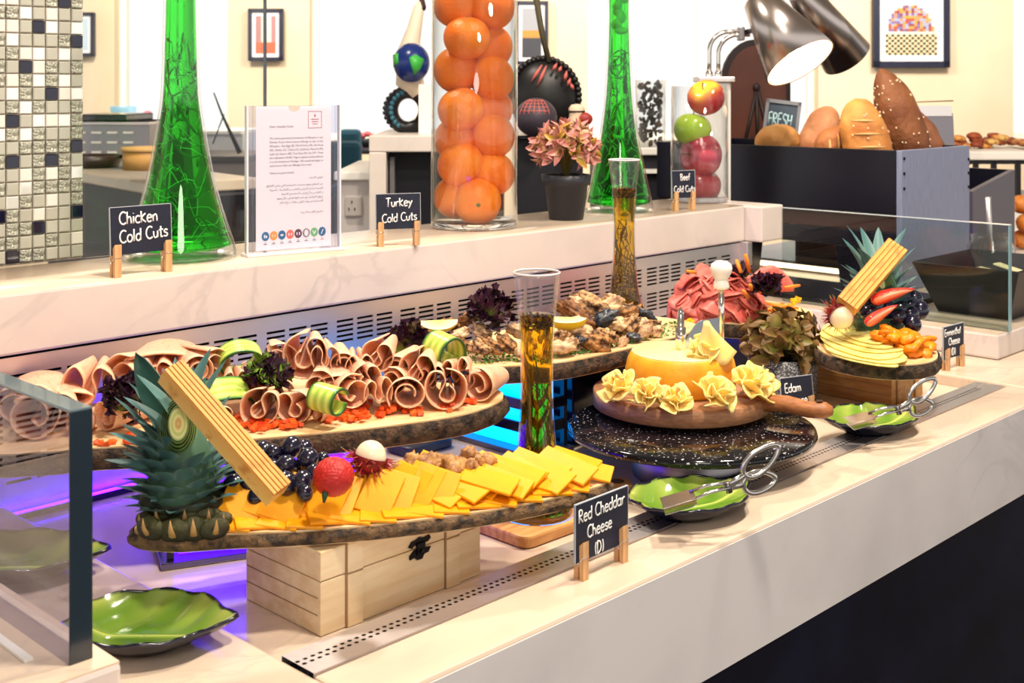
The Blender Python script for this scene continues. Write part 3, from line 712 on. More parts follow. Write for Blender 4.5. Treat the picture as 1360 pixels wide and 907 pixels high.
# ---------------------------------------------------------------- acrylic menu holder
a0, a1 = P(327, 341, .2131), P(450, 331, .2131)
w = (a1-a0).length
t = thing('menu_holder', 'clear acrylic stand holding a white allergy notice with coloured icons', 'menu holder', (a0+a1)/2, math.atan2((a1-a0).y, (a1-a0).x))
H = .186
MB().box((-w/2, -.0042, .004), (w/2, -.0032, H)).build('front_pane', M_ACRYL, t, smooth=False)
MB().box((-w/2, .0012, .004), (w/2, .0022, H)).build('rear_pane', M_ACRYL, t, smooth=False)
acr = mat('acrylic_edge', (214, 210, 222), .08, coat=.5)
for s_ in (-1, 1): MB().box((s_*w/2-.0012, -.0044, .004), (s_*w/2+.0012, .0024, H)).build('side_edge', acr, t, smooth=False)
for s_ in (-1, 1): MB().box((s_*(w/2-.007)-.001, -.0044, .004), (s_*(w/2-.007)+.001, -.0034, H)).build('glint_rib', M_ACRYL, t, smooth=False)
MB().box((-w/2-.003, -.012, 0), (w/2+.003, .012, .0038)).build('foot', mat('acrylic_foot', (236, 222, 230), .08, coat=.5), t, bevel=.001)
pw = w-.024
pp = MB()
out = [(-pw/2, .006), (pw/2, .006), (pw/2, H-.001)]+[(.008*math.cos(a), H-.001-.007*math.sin(a)) for a in [PI*i/10 for i in range(11)]]+[(-pw/2, H-.001)]
pp.add([(x, -.0016, z) for x, z in out], [tuple(range(len(out)))])
pa = pp.build('notice', M_PAPER, t, smooth=False)
INK = mat('grey_ink', (96, 90, 98), .8)
def text_mesh(body, size, x, z, align='LEFT', m=INK, name='lettering', parent=pa, y=-.0019, width=None):
    cu = bpy.data.curves.new('txt', 'FONT'); cu.body = body; cu.size = size; cu.align_x = align; cu.resolution_u = 2
    o = bpy.data.objects.new('txt', cu); COL.objects.link(o)
    bpy.context.view_layer.update()
    me = bpy.data.meshes.new_from_object(o.evaluated_get(bpy.context.evaluated_depsgraph_get()))
    bpy.data.objects.remove(o)
    me.materials.clear(); me.materials.append(m)
    o = bpy.data.objects.new(name, me); COL.objects.link(o); o.parent = parent
    k = 1
    if width and me.vertices:
        k = width/max(1e-6, max(v.co.x for v in me.vertices)-min(v.co.x for v in me.vertices))
    o.matrix_local = Matrix.Translation((x, y, z)) @ Matrix.Rotation(PI/2, 4, 'X') @ Matrix.Diagonal((k, 1, 1, 1))
    return o
L0 = -pw/2+.018; TW = .073
text_mesh('Dear Valuable Guest,', .0038, L0, H-.0275)
body = ['We cannot guarantee the absence of Allergens in our', 'Dishes. If you have known Allergy to any of the', 'Allergens - like Eggs (E), Milk & Dairy (D), Sea Food',
        '(SF), Gluten (G), Celery (C), Sulphites, Mustard (M),', 'Lupin (L), Sesame (SE), Tree Nuts (N), Soy (SY). These', 'are indicated in Buffet Tags so please kindly address',
        'it to the Restaurant Manager. We would be happy to', 'assist you to find our Allergen free meal.']
for i, l in enumerate(body): text_mesh(l, .0036, L0, H-.042-i*.0049, width=TW*(.78 if i == 7 else 1))
text_mesh('Wish you good Health.', .0036, L0, H-.0855)
FORMS = {'ا': ('\ufe8d', '\ufe8e'), 'ل': ('\ufedd', '\ufede', '\ufedf', '\ufee0'), 'ض': ('\ufebd', '\ufebe', '\ufebf', '\ufec0'), 'ي': ('\ufef1', '\ufef2', '\ufef3', '\ufef4'), 'ف': ('\ufed1', '\ufed2', '\ufed3', '\ufed4'),
         'ع': ('\ufec9', '\ufeca', '\ufecb', '\ufecc'), 'ز': ('\ufeaf', '\ufeb0'), 'ن': ('\ufee5', '\ufee6', '\ufee7', '\ufee8'), 'م': ('\ufee1', '\ufee2', '\ufee3', '\ufee4'), 'ك': ('\ufed9', '\ufeda', '\ufedb', '\ufedc'),
         'ة': ('\ufe93', '\ufe94'), 'ت': ('\ufe95', '\ufe96', '\ufe97', '\ufe98'), 'ص': ('\ufeb9', '\ufeba', '\ufebb', '\ufebc'), 'ح': ('\ufea1', '\ufea2', '\ufea3', '\ufea4'), 'ه': ('\ufee9', '\ufeea', '\ufeeb', '\ufeec'),
         'و': ('\ufeed', '\ufeee'), 'ر': ('\ufead', '\ufeae'), 'ب': ('\ufe8f', '\ufe90', '\ufe91', '\ufe92'), 'س': ('\ufeb1', '\ufeb2', '\ufeb3', '\ufeb4'), 'د': ('\ufea9', '\ufeaa'), 'ج': ('\ufe9d', '\ufe9e', '\ufe9f', '\ufea0'),
         'غ': ('\ufecd', '\ufece', '\ufecf', '\ufed0'), 'ذ': ('\ufeab', '\ufeac'), 'ئ': ('\ufe89', '\ufe8a', '\ufe8b', '\ufe8c')}
def shape_ar(s):
    o = []
    for w_ in s.split(' '):
        r = ''
        for i, c in enumerate(w_):
            if c not in FORMS: r += c; continue
            f = FORMS[c]; pj = i > 0 and w_[i-1] in FORMS and len(FORMS[w_[i-1]]) == 4; nj = i+1 < len(w_) and w_[i+1] in FORMS and len(f) == 4
            r += f[3] if pj and nj else f[1] if pj else f[2] if nj else f[0]
        o.append(r[::-1])
    return ' '.join(o[::-1])
ar = ['عزيزي الضيف', 'من الممكن وجود مسببات الحساسية في بعض الاطباق', 'المسببة مثل البيض و الحليب و المكسرات البحرية', 'و الكرفس و الخردل و السمسم و الصويا', 'يرجى التواصل مع مدير المطعم في حال وجود', 'الحساسية و سوف نكون سعداء بخدمتكم', 'نتمنى لكم صحة جيدة']
for i, l in enumerate(ar):
    z = H-.0925 if i == 0 else H-.136 if i == 6 else H-.101-(i-1)*.0054
    text_mesh(shape_ar(l), .0036, L0+TW, z, 'RIGHT')
stamp = MB(); rx, rz, rw, rh = pw/2-.032, H-.029, .019, .021
red = mat('stamp_red', (200, 110, 120), .8)
for a, b in (((0, 0), (rw, .0006)), ((0, rh), (rw, rh+.0006)), ((0, 0), (.0006, rh)), ((rw-.0006, 0), (rw, rh))):
    stamp.box((rx+a[0], -.0019, rz+a[1]), (rx+b[0], -.0017, rz+b[1]))
stamp.box((rx+rw/2-.001, -.0019, rz+.0145), (rx+rw/2+.001, -.0017, rz+.0175))
stamp.build('stamp_frame', red, pa, smooth=False)
for i in range(3): MB().box((rx+.004+.001*i, -.0019, rz+.011-.003*i), (rx+rw-.004-.001*i, -.0017, rz+.0118-.003*i)).build('stamp_line', red, pa, smooth=False)
for i, c in enumerate(((20, 110, 160), (240, 160, 70), (10, 100, 150), (240, 110, 90), (100, 30, 70), (150, 140, 140), (110, 190, 120), (20, 100, 150))):
    cx = -pw/2+.0125+i*(pw-.025)/7; cz = .0235+i*.0002
    d = MB(); d.add([(cx+.0051*math.cos(a), -.0018, cz+.0058*math.sin(a)) for a in [2*PI*k/22 for k in range(22)]], [tuple(range(22))])
    ic = d.build('icon', mat('icon_%d' % i, c, .7), pa, smooth=False)
    g = MB(); y = -.0020
    W_ = [(-.002, -.002), (-.0002, -.002), (-.0002, .002), (-.002, .002)], [(.0004, -.002), (.0022, -.002), (.0022, .001), (.0004, .001)]
    if i in (0,): sh = W_
    elif i == 2: sh = [[(-.003, 0), (0, -.0015), (.0028, 0), (0, .0015)]]
    elif i == 5: sh = [[(.0028*math.cos(a), .0042*math.sin(a)) for a in [2*PI*k/14 for k in range(14)]]]
    elif i == 6: sh = [[(0, -.003), (.003, .002), (.0015, .0022), (0, -.0008), (-.0015, .0022), (-.003, .002)]]
    elif i == 7: sh = [[(-.002, -.003), (-.0008, -.003), (.002, .003), (.0008, .003)]]
    else: sh = [[(-.0024, -.0018), (-.0010, -.0018), (-.0010, .0018), (-.0024, .0018)], [(.0010, -.0018), (.0024, -.0018), (.0024, .0018), (.0010, .0018)]]
    for q in sh: g.add([(cx+x, y, cz+z) for x, z in q], [tuple(range(len(q)))])
    g.build('symbol', M_PAPER if i != 1 else mat('pale_symbol', (255, 220, 170), .7), ic, smooth=False)
    for k in range(2): MB().box((cx-.0008-.0016*k, -.0019, cz-.0085-.0018*k), (cx+.0008+.0016*k, -.0017, cz-.0078-.0018*k)).build('caption', red if i == 7 else INK, pa, smooth=False)

# ---------------------------------------------------------------- green vases
M_GREENW = mat('green_water', (48, 236, 52), .02, trans=1, ior=1.25, spec=.5)
nt = M_GREENW.node_tree; vol = nt.nodes.new('ShaderNodeVolumeAbsorption'); vol.inputs[0].default_value = (.0, .95, .02, 1); vol.inputs[1].default_value = 7
M_FROND = mat('green_frond', (200, 255, 200), .4)
M_FROND2 = mat('deep_frond', (10, 130, 30), .5)
def vase(label, base, radii, fill, seed, pebbles=False):
    t = thing('glass_vase', label, 'vase', base)
    wall = .0035
    rr = smooth_open([(r, 0, z) for z, r in radii], 5)
    outp = [(p.x, p.z) for p in rr]
    inner = [(r-wall, z) for r, z in reversed(outp) if z > .014]
    prof = [(0, 0), (outp[0][0]-.004, 0)]+[(outp[0][0], .003)]+outp[1:]+inner+[(inner[-1][0]-.012, .012), (0, .011)]
    MB().lathe(prof, 48).build('glass', M_CYL, t)
    liq = [(0, .0112), (inner[-1][0]-.0125, .0123)]+[(r+.0003, z) for r, z in reversed(inner) if z < fill]
    liq += [(liq[-1][0], fill), (0, fill)]
    lq = MB().lathe(liq, 40).build('green_water', M_GREENW, t)
    rn = random.Random(seed)
    def rad(z):
        return lerp_tab([(a, b) for a, b in radii], z)-wall-.003
    fr = MB(); fr2 = MB()
    for k in range(170):
        z0 = rn.uniform(.015, .26); a = rn.uniform(0, 2*PI); r0 = rad(z0)*math.sqrt(rn.random()); L_ = rn.uniform(.012, .045)
        p0 = Vector((r0*math.cos(a), r0*math.sin(a), z0)); dr = Vector((rn.uniform(-1, 1), rn.uniform(-1, 1), rn.uniform(-.2, 1.3))).normalized()
        pts = []
        for q in range(5):
            p = p0+dr*L_*q/4+Vector((0, 0, .01*math.sin(q*.9+k)))
            m = math.hypot(p.x, p.y); R_ = rad(max(.014, min(p.z, .33)))
            if m > R_: p.x *= R_/m; p.y *= R_/m
            p.z = max(p.z, .014); pts.append(p)
        (fr if k % 3 else fr2).tube(pts, [.0006, .0005, .0004, .0003, .0002] if k % 3 else [.0008, .0012, .0014, .001, .0004], 4)
    for b, m in ((fr, M_FROND), (fr2, M_FROND2)):
        o = b.build('water_fronds', m, t); o['kind'] = 'stuff'
    if pebbles:
        pm = MB().ell((0, 0, 0), (.011, .0085, .0072), 12, 8).mesh('pebble', mat('pebble', (206, 206, 180), .5))
        z = .305; k = 0
        while z < .40:
            inst('pebble', pm, t, MT((.004*math.cos(2.4*k), .004*math.sin(2.4*k), z), (k*1.3, k*.7, k), .92)); z += .0105; k += 1
    return t
vase('tall green glass vase of feathery fronds behind the chicken sign', P(240, 343, .2131),
     [(0, .0673), (.006, .0672), (.02, .0635), (.0457, .0549), (.085, .0435), (.1217, .0357), (.16, .0292), (.2, .0238), (.26, .0218), (.314, .0204), (.36, .0205), (.43, .024)], .37, 4)
vase('green glass vase with pebbles in its neck behind the pink plant', P(822, 281, .2131),
     [(0, .0595), (.006, .0592), (.02, .056), (.0457, .050), (.085, .0415), (.1217, .034), (.16, .0285), (.2, .0242), (.26, .0212), (.314, .0198), (.36, .02), (.43, .024)], .40, 9, True)

# ---------------------------------------------------------------- cylinder of oranges
oc = P(630, 301, .2131)
t = thing('glass_cylinder', 'tall clear glass cylinder filled with oranges on the ledge', 'vase', oc)
MB().lathe([(0, 0), (.0635, 0), (.065, .0015), (.065, .415), (.0625, .415), (.0625, .012), (.061, .0095), (0, .009)], 56).build('glass', M_CYL, t)
MB().lathe([(0, .0003), (.0632, .0003), (.0646, .0015), (.0646, .008), (.0606, .009), (0, .0088)], 48).build('thick_base', M_GLASS, t)
M_OR = mat('orange_peel', (250, 140, 10), .38, bump=.35, bscale=240, col2=(244, 116, 4), nscale=14)
om = MB().ell((0, 0, 0), (.0352, .0352, .0325), 28, 20, fn=lambda d: 1-.06*max(0, d.z)**12-.03*max(0, -d.z)**14).mesh('orange', M_OR)
nv = MB().lathe([(0, .0315), (.002, .0312), (.0038, .0302), (.0045, .030)], 8).mesh('stem_scar', mat('stem_scar', (96, 110, 30), .7))
def ordinals(objs, fmt, key=lambda o: proj(o.matrix_world.translation if o.parent else o.location)[0]):
    for i, o in enumerate(sorted(objs, key=key)): o['label'] = fmt % ordw(i)
so = FPX and (oc.x*FX+oc.y*FY)/FPX
OR = [(635, 266, -.027, (.9, .15, .3), 1), (599, 262, .02, (0, .5, 1), 0), (612, 217, -.028, (-.4, 0, .9), 1), (661, 230, .016, (.4, .6, .6), 0), (607, 186, .027, (0, .9, .2), 0), (658, 180, -.012, (.5, .6, .3), 0),
      (613, 145, -.028, (-.2, .3, .9), 1), (655, 104, -.016, (.6, .5, .2), 1), (605, 93, .024, (0, 1, .1), 0), (621, 51, -.028, (.02, -.15, 1), 1), (604, 8, .012, (-.3, -.3, 1), 1), (653, 10, -.012, (.2, 1, .3), 0), (650, 62, .027, (0, 1, 0), 0),
      (650, 145, .028, (0, 1, 0), 0), (620, -32, -.02, (0, 0, 1), 0)]
objs = []
Rv, Fv = Vector((RX, RY, 0)), Vector((FX, FY, 0))
for (px, py, dd, nd, sc_) in OR:
    mx_ = .0266; lat = max(-mx_, min(mx_, (px-630)*so))
    dd = max(-math.sqrt(max(mx_**2-min(lat, mx_)**2, 1e-6)), min(dd, math.sqrt(max(mx_**2-min(abs(lat), mx_)**2, 1e-6))))
    p = oc+Rv*lat+Fv*dd; p.z = CH-(py-HOR)*so
    n = Rv*nd[0]-Fv*(-nd[1])+Vector((0, 0, nd[2]))
    if px == 635: n = Rv*.05-Fv*.85-Vector((0, 0, .25))+Vector((0, 0, .2))
    r = thing('orange', 'x', 'orange', p, 0, 'oranges in the glass cylinder'); objs.append(r)
    M = dirM((0, 0, 0), n)
    inst('fruit', om, r, M)
    if sc_: inst('stem_scar', nv, r, M)
objs.sort(key=lambda o: o.location.z)
for i, o in enumerate(objs): o['label'] = 'whole orange in the glass cylinder, %s counting up from its base' % ordw(i)

# ---------------------------------------------------------------- apples
ac = P(929, 267, .2131); ac.y = min(ac.y, 1.352)
t = thing('glass_cylinder', 'short clear glass cylinder of apples at the ledge end', 'vase', ac)
MB().lathe([(0, 0), (.051, 0), (.0525, .0015), (.0525, .212), (.0503, .212), (.0503, .012), (.049, .010), (0, .0095)], 48).build('glass', M_CYL, t)
MB().lathe([(0, .0003), (.051, .0003), (.0521, .002), (.0521, .008), (.049, .0093), (0, .0093)], 40).build('thick_base', mat('base_grey_glass', (150, 150, 156), .08, coat=.5, col2=(190, 190, 196), nscale=60), t)
sa = (ac.x*FX+ac.y*FY)/FPX
def apple_mesh(nm, cf, rough=.25):
    def fn(d):
        s_ = math.sqrt(max(0, 1-d.z*d.z))
        return 1-.34*max(0, d.z)**7-.18*max(0, -d.z)**7+.06*s_*d.z
    return MB().ell((0, 0, 0), (.0345, .0345, .033), 32, 22, c=cf, fn=fn).mesh('fruit', mat(nm, vcol=True, rough=rough, col2=None, coat=.3))
def mixc(a, b, k): k = max(0, min(1, k)); return tuple(a[i]*(1-k)+b[i]*k for i in range(3))
def redyel(d): return mixc((196, 30, 44), (240, 200, 60), 1.6*max(0, d.z-.35)+.35*max(0, math.sin(3*math.atan2(d.y, d.x)))*max(0, d.z+.3))
AP = [(937, 130, -.008, redyel, (-.35, -.55, .7), 'red and yellow apple topmost in the short glass cylinder, rising above its rim'),
      (917, 173, -.006, lambda d: mixc((150, 190, 40), (176, 206, 70), .5+.5*d.z), (.2, .3, .9), 'green apple between red ones in the short glass cylinder'),
      (932, 206, -.010, lambda d: mixc((156, 26, 58), (190, 60, 80), .4+.4*math.sin(9*math.atan2(d.y, d.x))), (-.9, -.4, .1), 'dark red apple below the green one in the glass cylinder'),
      (928, 246, .0, lambda d: (150, 24, 54), (.3, -.2, .9), 'dark red apple at the bottom of the short glass cylinder')]
for i, (px, py, dd, cf, n, lab) in enumerate(AP):
    p = ac+Rv*max(-.014, min(.014, (px-929)*sa))*(1 if i < 2 else .45)+Fv*dd; p.z = CH-(py-HOR)*sa
    r = thing('apple', lab, 'apple', p); M = dirM((0, 0, 0), Rv*n[0]+Fv*n[1]+Vector((0, 0, n[2])))
    inst('fruit', apple_mesh('apple_skin_%d' % i, cf), r, M); r.scale = ((1, 1.0, 1.2, 1.15)[i],)*3
    MB().tube([(0, 0, .018), (.001, 0, .028), (.004, 0, .037)], [.0012, .001, .0014], 6).build('stem', mat('apple_stem', (70, 50, 30), .8), r).matrix_local = M

# ---------------------------------------------------------------- foliage plants
def leaf_mesh(L_, Wd, curl, cup, c0, c1, c2, name, nu=4, nv=7, point=1.0):
    def fn(u, v):
        w_ = Wd*math.sin(PI*min(1, v*.93+.05)**point)**.8*(1-.15*v); x = (u-.5)*2*w_
        return (x, -cup*abs(x)*abs(x)/max(Wd, 1e-6)+curl*v*v*L_, L_*v*(1-.25*abs(curl)*v))
    return MB().grid(fn, nu, nv, cfn=lambda u, v: mixc(mixc(c0, c1, v*1.3), c2, (abs(u-.5)*2)**2*.8)).mesh(name, mat('plant_leaf', vcol=True, rough=.45, sss=.0, spec=.4))
def plant(name, label, base, pot_prof, pot_mat, ctr_h, rad, leaves, n, seed, squash=1.0, sc=1.0, tips=None):
    t = thing(name, label, 'plant', base)
    MB().lathe(pot_prof, 40).build('pot', pot_mat, t)
    top = max(z for r, z in pot_prof)
    rt = max(r for r, z in pot_prof)*.8
    MB().lathe([(0, top-.008), (rt, top-.010)], 24).build('soil', mat('soil', (40, 32, 28), .9), t)
    rn = random.Random(seed); st = MB()
    for k in range(n):
        a = k*2.399963; e = math.asin(-.42+1.42*(k+.5)/n)*.98
        d = Vector((math.cos(e)*math.cos(a), math.cos(e)*math.sin(a), math.sin(e)))
        c = Vector((0, 0, ctr_h)); p = c+Vector((d.x*rad, d.y*rad, d.z*rad*squash))*rn.uniform(.78, 1.0)
        st.tube([(0, 0, top-.01), c*.6+p*.3, p], [.0016, .0012, .001], 5)
        # a small rosette of leaves at each tip
        m_ = 5
        for q in range(m_):
            b = 2*PI*q/m_+rn.uniform(-.4, .4); tilt = rn.uniform(.45, 1.05) if q else .12
            ux = d.orthogonal().normalized(); uy = d.cross(ux)
            ld = (d*math.cos(tilt)+(ux*math.cos(b)+uy*math.sin(b))*math.sin(tilt)).normalized()
            M = dirM(p-d*.004, ld, up=d, sc=sc*rn.uniform(.8, 1.15)) @ Matrix.Rotation(PI, 4, 'Z')
            inst('leaf', rn.choice(leaves), t, M)
    st.build('stems', mat('plant_stem', (110, 96, 48), .6), t)
    return t
pk = [leaf_mesh(.027, .0062, c, .8, (176, 160, 60), (190, 110, 112), (214, 170, 160), 'leaf') for c in (.25, .5, -.2)]
pk.append(leaf_mesh(.027, .0062, .3, .8, (150, 160, 50), (196, 160, 60), (206, 130, 110), 'leaf'))
plant('potted_plant', 'pink leaved artificial plant in a dark grey pot on the ledge', P(752, 291, .2131),
      [(0, 0), (.0272, 0), (.0345, .054), (.0385, .055), (.0395, .071), (.0365, .071), (.034, .06), (0, .06)], mat('slate_pot', (40, 42, 52), .5), .110, .046, pk, 42, 12, .80, 1.0)
br = [leaf_mesh(.034, .0085, c, .7, (120, 116, 44), (134, 92, 52), (150, 116, 78), 'leaf') for c in (.3, .6, -.1)]
br.append(leaf_mesh(.034, .0085, .4, .7, (96, 112, 40), (150, 132, 60), (130, 96, 60), 'leaf'))
br = [leaf_mesh(.030, .0092, c, .8, (104, 108, 36), (104, 76, 40), (146, 108, 68), 'leaf', point=1.5) for c in (.35, .6, .1)]+[leaf_mesh(.030, .0092, .4, .7, (78, 100, 32), (124, 112, 46), (104, 78, 46), 'leaf', point=1.5)]
plant('potted_plant', 'bronze leaved bushy plant in a grey speckled pot beside the cheese wheel', P(1040, 530, -.0155),
      [(0, 0), (.046, 0), (.049, .062), (.045, .062), (.043, .05), (0, .05)], granite('speckled_pot', (70, 68, 72), (170, 170, 172), 420, .5, .6, .6), .076, .047, br, 36, 31, .85, .95)

# ---------------------------------------------------------------- herb oil bottles
M_OIL = mat('herb_oil', (255, 208, 14), .0, trans=1, ior=1.2)
M_HERB = mat('dried_herb', (84, 72, 20), .7); M_SEED = mat('mixed_seed', (150, 104, 50), .6, col2=(40, 24, 16), nscale=180); M_PEPPER = mat('peppercorn', (34, 20, 16), .5)
BR = [(0, .0375), (.005, .0372), (.012, .034), (.025, .0275), (.048, .0218), (.078, .0186), (.11, .0166), (.15, .0164), (.185, .0178), (.205, .0195), (.22, .0215), (.24, .0238)]
def bottle(label, base, sc, seed, low_seed):
    t = thing('oil_vase', label, 'vase', base); wall = .0016
    rr = [(p.x*sc, p.z*sc) for p in smooth_open([(r, 0, z) for z, r in BR], 4)]
    inn = [(r-wall, z) for r, z in reversed(rr) if z > .006]
    MB().lathe([(0, 0), (rr[0][0]-.003, 0)]+rr+inn+[(inn[-1][0]-.004, .005), (0, .0045)], 44).build('glass', M_VASEG, t)
    rt_ = rr[-1]
    MB().tube([(( rt_[0]-.0008)*math.cos(a), (rt_[0]-.0008)*math.sin(a), rt_[1]) for a in [2*PI*i/40 for i in range(40)]], .0011, 6, True).build('rim', mat('rim_glass', (214, 212, 216), .08, coat=.5), t)
    fill = .198*sc
    liq = [(0, .0047), (inn[-1][0]-.0045, .0052)]+[(r+.0002, z) for r, z in reversed(inn) if z < fill]; liq += [(liq[-1][0], fill), (0, fill)]
    MB().lathe(liq, 36).build('oil', M_OIL, t)
    rn = random.Random(seed)
    def rad(z): return lerp_tab([(a*sc, b*sc) for a, b in BR], z)-wall-.0016
    h = MB()
    for k in range(74):
        z0 = rn.uniform(.006, .128)*sc*(1 if k % 4 else .7); a = rn.uniform(0, 2*PI); r0 = rad(z0)*math.sqrt(rn.random())*.95
        pts = []
        for q in range(4):
            z = min(z0+.011*q*rn.uniform(.4, 1), .15*sc); R_ = rad(z); x = r0*math.cos(a)+rn.uniform(-.004, .004); y = r0*math.sin(a)+rn.uniform(-.004, .004); m = math.hypot(x, y)
            if m > R_: x *= R_/m; y *= R_/m
            pts.append((x, y, z))
        h.tube(pts, rn.uniform(.0003, .0009), 4)
    h.build('herb_sprigs', M_HERB, t)['kind'] = 'stuff'
    s_ = MB(); p_ = MB()
    for k in range(150):
        z = fill-.014*sc*rn.random(); R_ = rad(z)*math.sqrt(rn.random()*.9+.1)*.97; a = rn.uniform(0, 2*PI)
        (s_ if k % 2 else p_).ell((R_*math.cos(a), R_*math.sin(a), z), (.0016,)*3, 6, 4)
    if low_seed:
        for k in range(420):
            z = .008+.055*rn.random(); R_ = rad(z)*math.sqrt(rn.random()*.5+.5)*.98; a = rn.uniform(0, 2*PI)
            s_.ell((R_*math.cos(a), R_*math.sin(a), z), (.0014,)*3, 6, 4)
    else:
        for k in range(260):
            z = .006+.010*rn.random(); R_ = rad(z)*math.sqrt(rn.random())*.97; a = rn.uniform(0, 2*PI)
            (s_ if k % 3 else p_).ell((R_*math.cos(a), R_*math.sin(a), z), (.0015,)*3, 6, 4)
    s_.build('floating_seeds', M_SEED, t)['kind'] = 'stuff'; p_.build('peppercorns', M_PEPPER, t)['kind'] = 'stuff'
    return t

# ---------------------------------------------------------------- bread bin, lamp and the right side
M_BIN = mat('bin_navy', (14, 14, 28), .35); M_BINL = mat('bin_side', (118, 124, 154), .5, col2=(132, 140, 168), nscale=30, stretch=(14, 14, 1)); M_BINB = mat('bin_brown', (70, 44, 40), .5)
bx, by, tl = 2.15, 1.0966, .305
t = thing('bread_bin', 'black wooden bin of loaves with a grey blue end panel', 'bin', (bx, by, 0))
def pan(nm, a, b, m, bv=.001): return MB().box(a, b).build(nm, m, t, bevel=bv)
pan('front_panel', (0, .0005, .185), (.012, .56, tl), M_BIN)
pan('lower_panel', (.008, .0005, .150), (.02, .56, .1845), M_BINB)
pan('bottom_panel', (-.0, .0005, .118), (.012, .56, .1495), M_BIN)
ep = pan('end_panel', (.0, -.012, .041), (.29, -.0005, tl), M_BINL)
dm = MB().lathe([(0, 0), (.003, 0), (.003, .002), (0, .002)], 10).mesh('joint_hole', M_DARKHOLE)
for z in (.29, .262, .234):
    inst('joint_hole', dm, ep, MT((.007, -.0122, z), (PI/2, 0, 0))); inst('joint_hole', dm, ep, MT((.284, -.0122, z-.012), (PI/2, 0, 0)))
pan('rear_panel', (.278, .0005, .118), (.29, .56, tl), M_BIN)
pan('far_end_panel', (.0125, .548, .118), (.2775, .56, tl), M_BIN)
pan('floor_panel', (.0205, .0005, .225), (.2775, .547, .235), M_BIN)
for y in (.12, .38): 
    MB().prism([(-.012, 0), (.03, 0), (.045, .077), (-.03, .077)], 0, .05, Matrix.Translation((.02, y, .041)) @ Matrix.Rotation(PI/2, 4, 'X') ).build('leg', M_BIN, t, smooth=False)
lt = thing('light_bar', 'warm light strip glowing under the bread bin', 'lamp', (2.26, 1.32, .041))
MB().box((0, -.14, 0), (.03, .2, .014)).build('housing', M_STEELD, lt, smooth=False)
MB().box((-.002, -.138, .003), (-.0003, .198, .013)).build('diffuser', mat('warm_strip', (255, 226, 190), .5, emit=(255, 222, 180), estr=3.5), lt, smooth=False)
t = thing('display_shelf', 'dark steel shelf plate under the bread bin', 'shelf', (1.945, 1.0, .041))
MB().box((0, .0, 0), (.19, .75, .008)).build('plate', mat('dark_plate', (34, 34, 44), .3), t, bevel=.001)
t = thing('side_bin', 'low grey open bin with a sloping side to the right of the bread bin', 'bin', (2.452, 1.0955, .041))
ms = mat('side_bin_grey', (84, 80, 92), .45)
MB().prism([(0, 0), (.21, 0), (.21, .205), (0, .17)], 0, .012, Matrix.Rotation(PI/2, 4, 'X')).build('end_panel', ms, t, smooth=False)
MB().box((.198, .0005, 0), (.21, .4, .205)).build('rear_panel', M_BIN, t, smooth=False)
MB().box((0, .0005, 0), (.197, .4, .012)).build('floor_panel', M_BINB, t, smooth=False)
MB().box((.0, .39, .0125), (.197, .4, .16)).build('far_panel', M_BINB, t, smooth=False)
# loaves
def loaf(label, ctr, d, L_, r1, r2, col, col2, name='bread_loaf', pts=.75, slash=0, seeds=0, seed=1, up=(0, 0, 1)):
    r = thing(name, label, 'bread', ctr)
    def fn(dd): return 1
    rn = random.Random(seed); off = rn.uniform(0, 9)
    b = MB(); nu, nv = 36, 26
    v = []
    for j in range(nv+1):
        u = -1+2*j/nv; w_ = max(0, 1-abs(u)**2.4)**pts
        for i in range(nu):
            a = 2*PI*i/nu
            k = 1+.09*noise.noise(Vector((2*math.cos(a)+off, 2*math.sin(a), 3*u)))+.03*noise.noise(Vector((7*math.cos(a)+off, 7*math.sin(a), 9*u)))
            v.append((r1*w_*math.cos(a)*k, r2*w_*math.sin(a)*k, u*L_/2))
    b.add(v, [(j*nu+i, j*nu+(i+1) % nu, (j+1)*nu+(i+1) % nu, (j+1)*nu+i) for j in range(nv) for i in range(nu)])
    m = mat('crust_%d' % (seed), col, .6, col2=col2, nscale=22, nsharp=(.35, .7), bump=.7, bscale=90)
    o = b.build('crust', m, r); o.matrix_local = dirM((0, 0, 0), d, up)
    for k in range(slash):
        u = (-.45+.9*k/max(1, slash-1)); w_ = max(0, 1-abs(u)**2.4)**pts
        b = MB().tube([(r1*.75*w_*x, r2*w_*math.sqrt(max(.05, 1-(x*.75)**2))*1.0, u*L_/2+x*.008) for x in (-.8, -.4, 0, .4, .8)], [.0008, .003, .0042, .003, .0008], 6, flat=.6)
        o2 = b.build('slash', mat('slash_crumb', (226, 180, 120), .7), r); o2.matrix_local = dirM((0, 0, 0), d, up)
    if seeds:
        b = MB()
        for k in range(seeds):
            u = rn.uniform(-.8, .8); a = rn.uniform(0, PI); w_ = max(0, 1-abs(u)**2.4)**pts
            b.ell((r1*w_*math.cos(a)*1.02, r2*w_*math.sin(a)*1.02, u*L_/2), (.0018, .0018, .0024), 6, 4)
        o2 = b.build('oat_flakes', mat('oats', (238, 216, 180), .8), r); o2.matrix_local = dirM((0, 0, 0), d, up); o2['kind'] = 'stuff'
    return r
db = 2.36
def RFU(a, b, c): return Rv*a+Fv*b+Vector((0, 0, c))
UPC = -Fv+Vector((0, 0, .01))
loaf('small round golden roll at the left end of the bread bin', PD(1033, 188, 2.58), RFU(1, 0, .06), .098, .036, .036, (214, 160, 96), (196, 136, 70), 'bread_roll', .6, 0, 0, 1)
loaf('pale pink brown bun leaning up behind the small rolls in the bin', PD(1088, 178, 2.56), RFU(.45, .2, .9), .130, .040, .034, (206, 146, 104), (190, 120, 78), 'bread_roll', .62, 0, 0, 2)
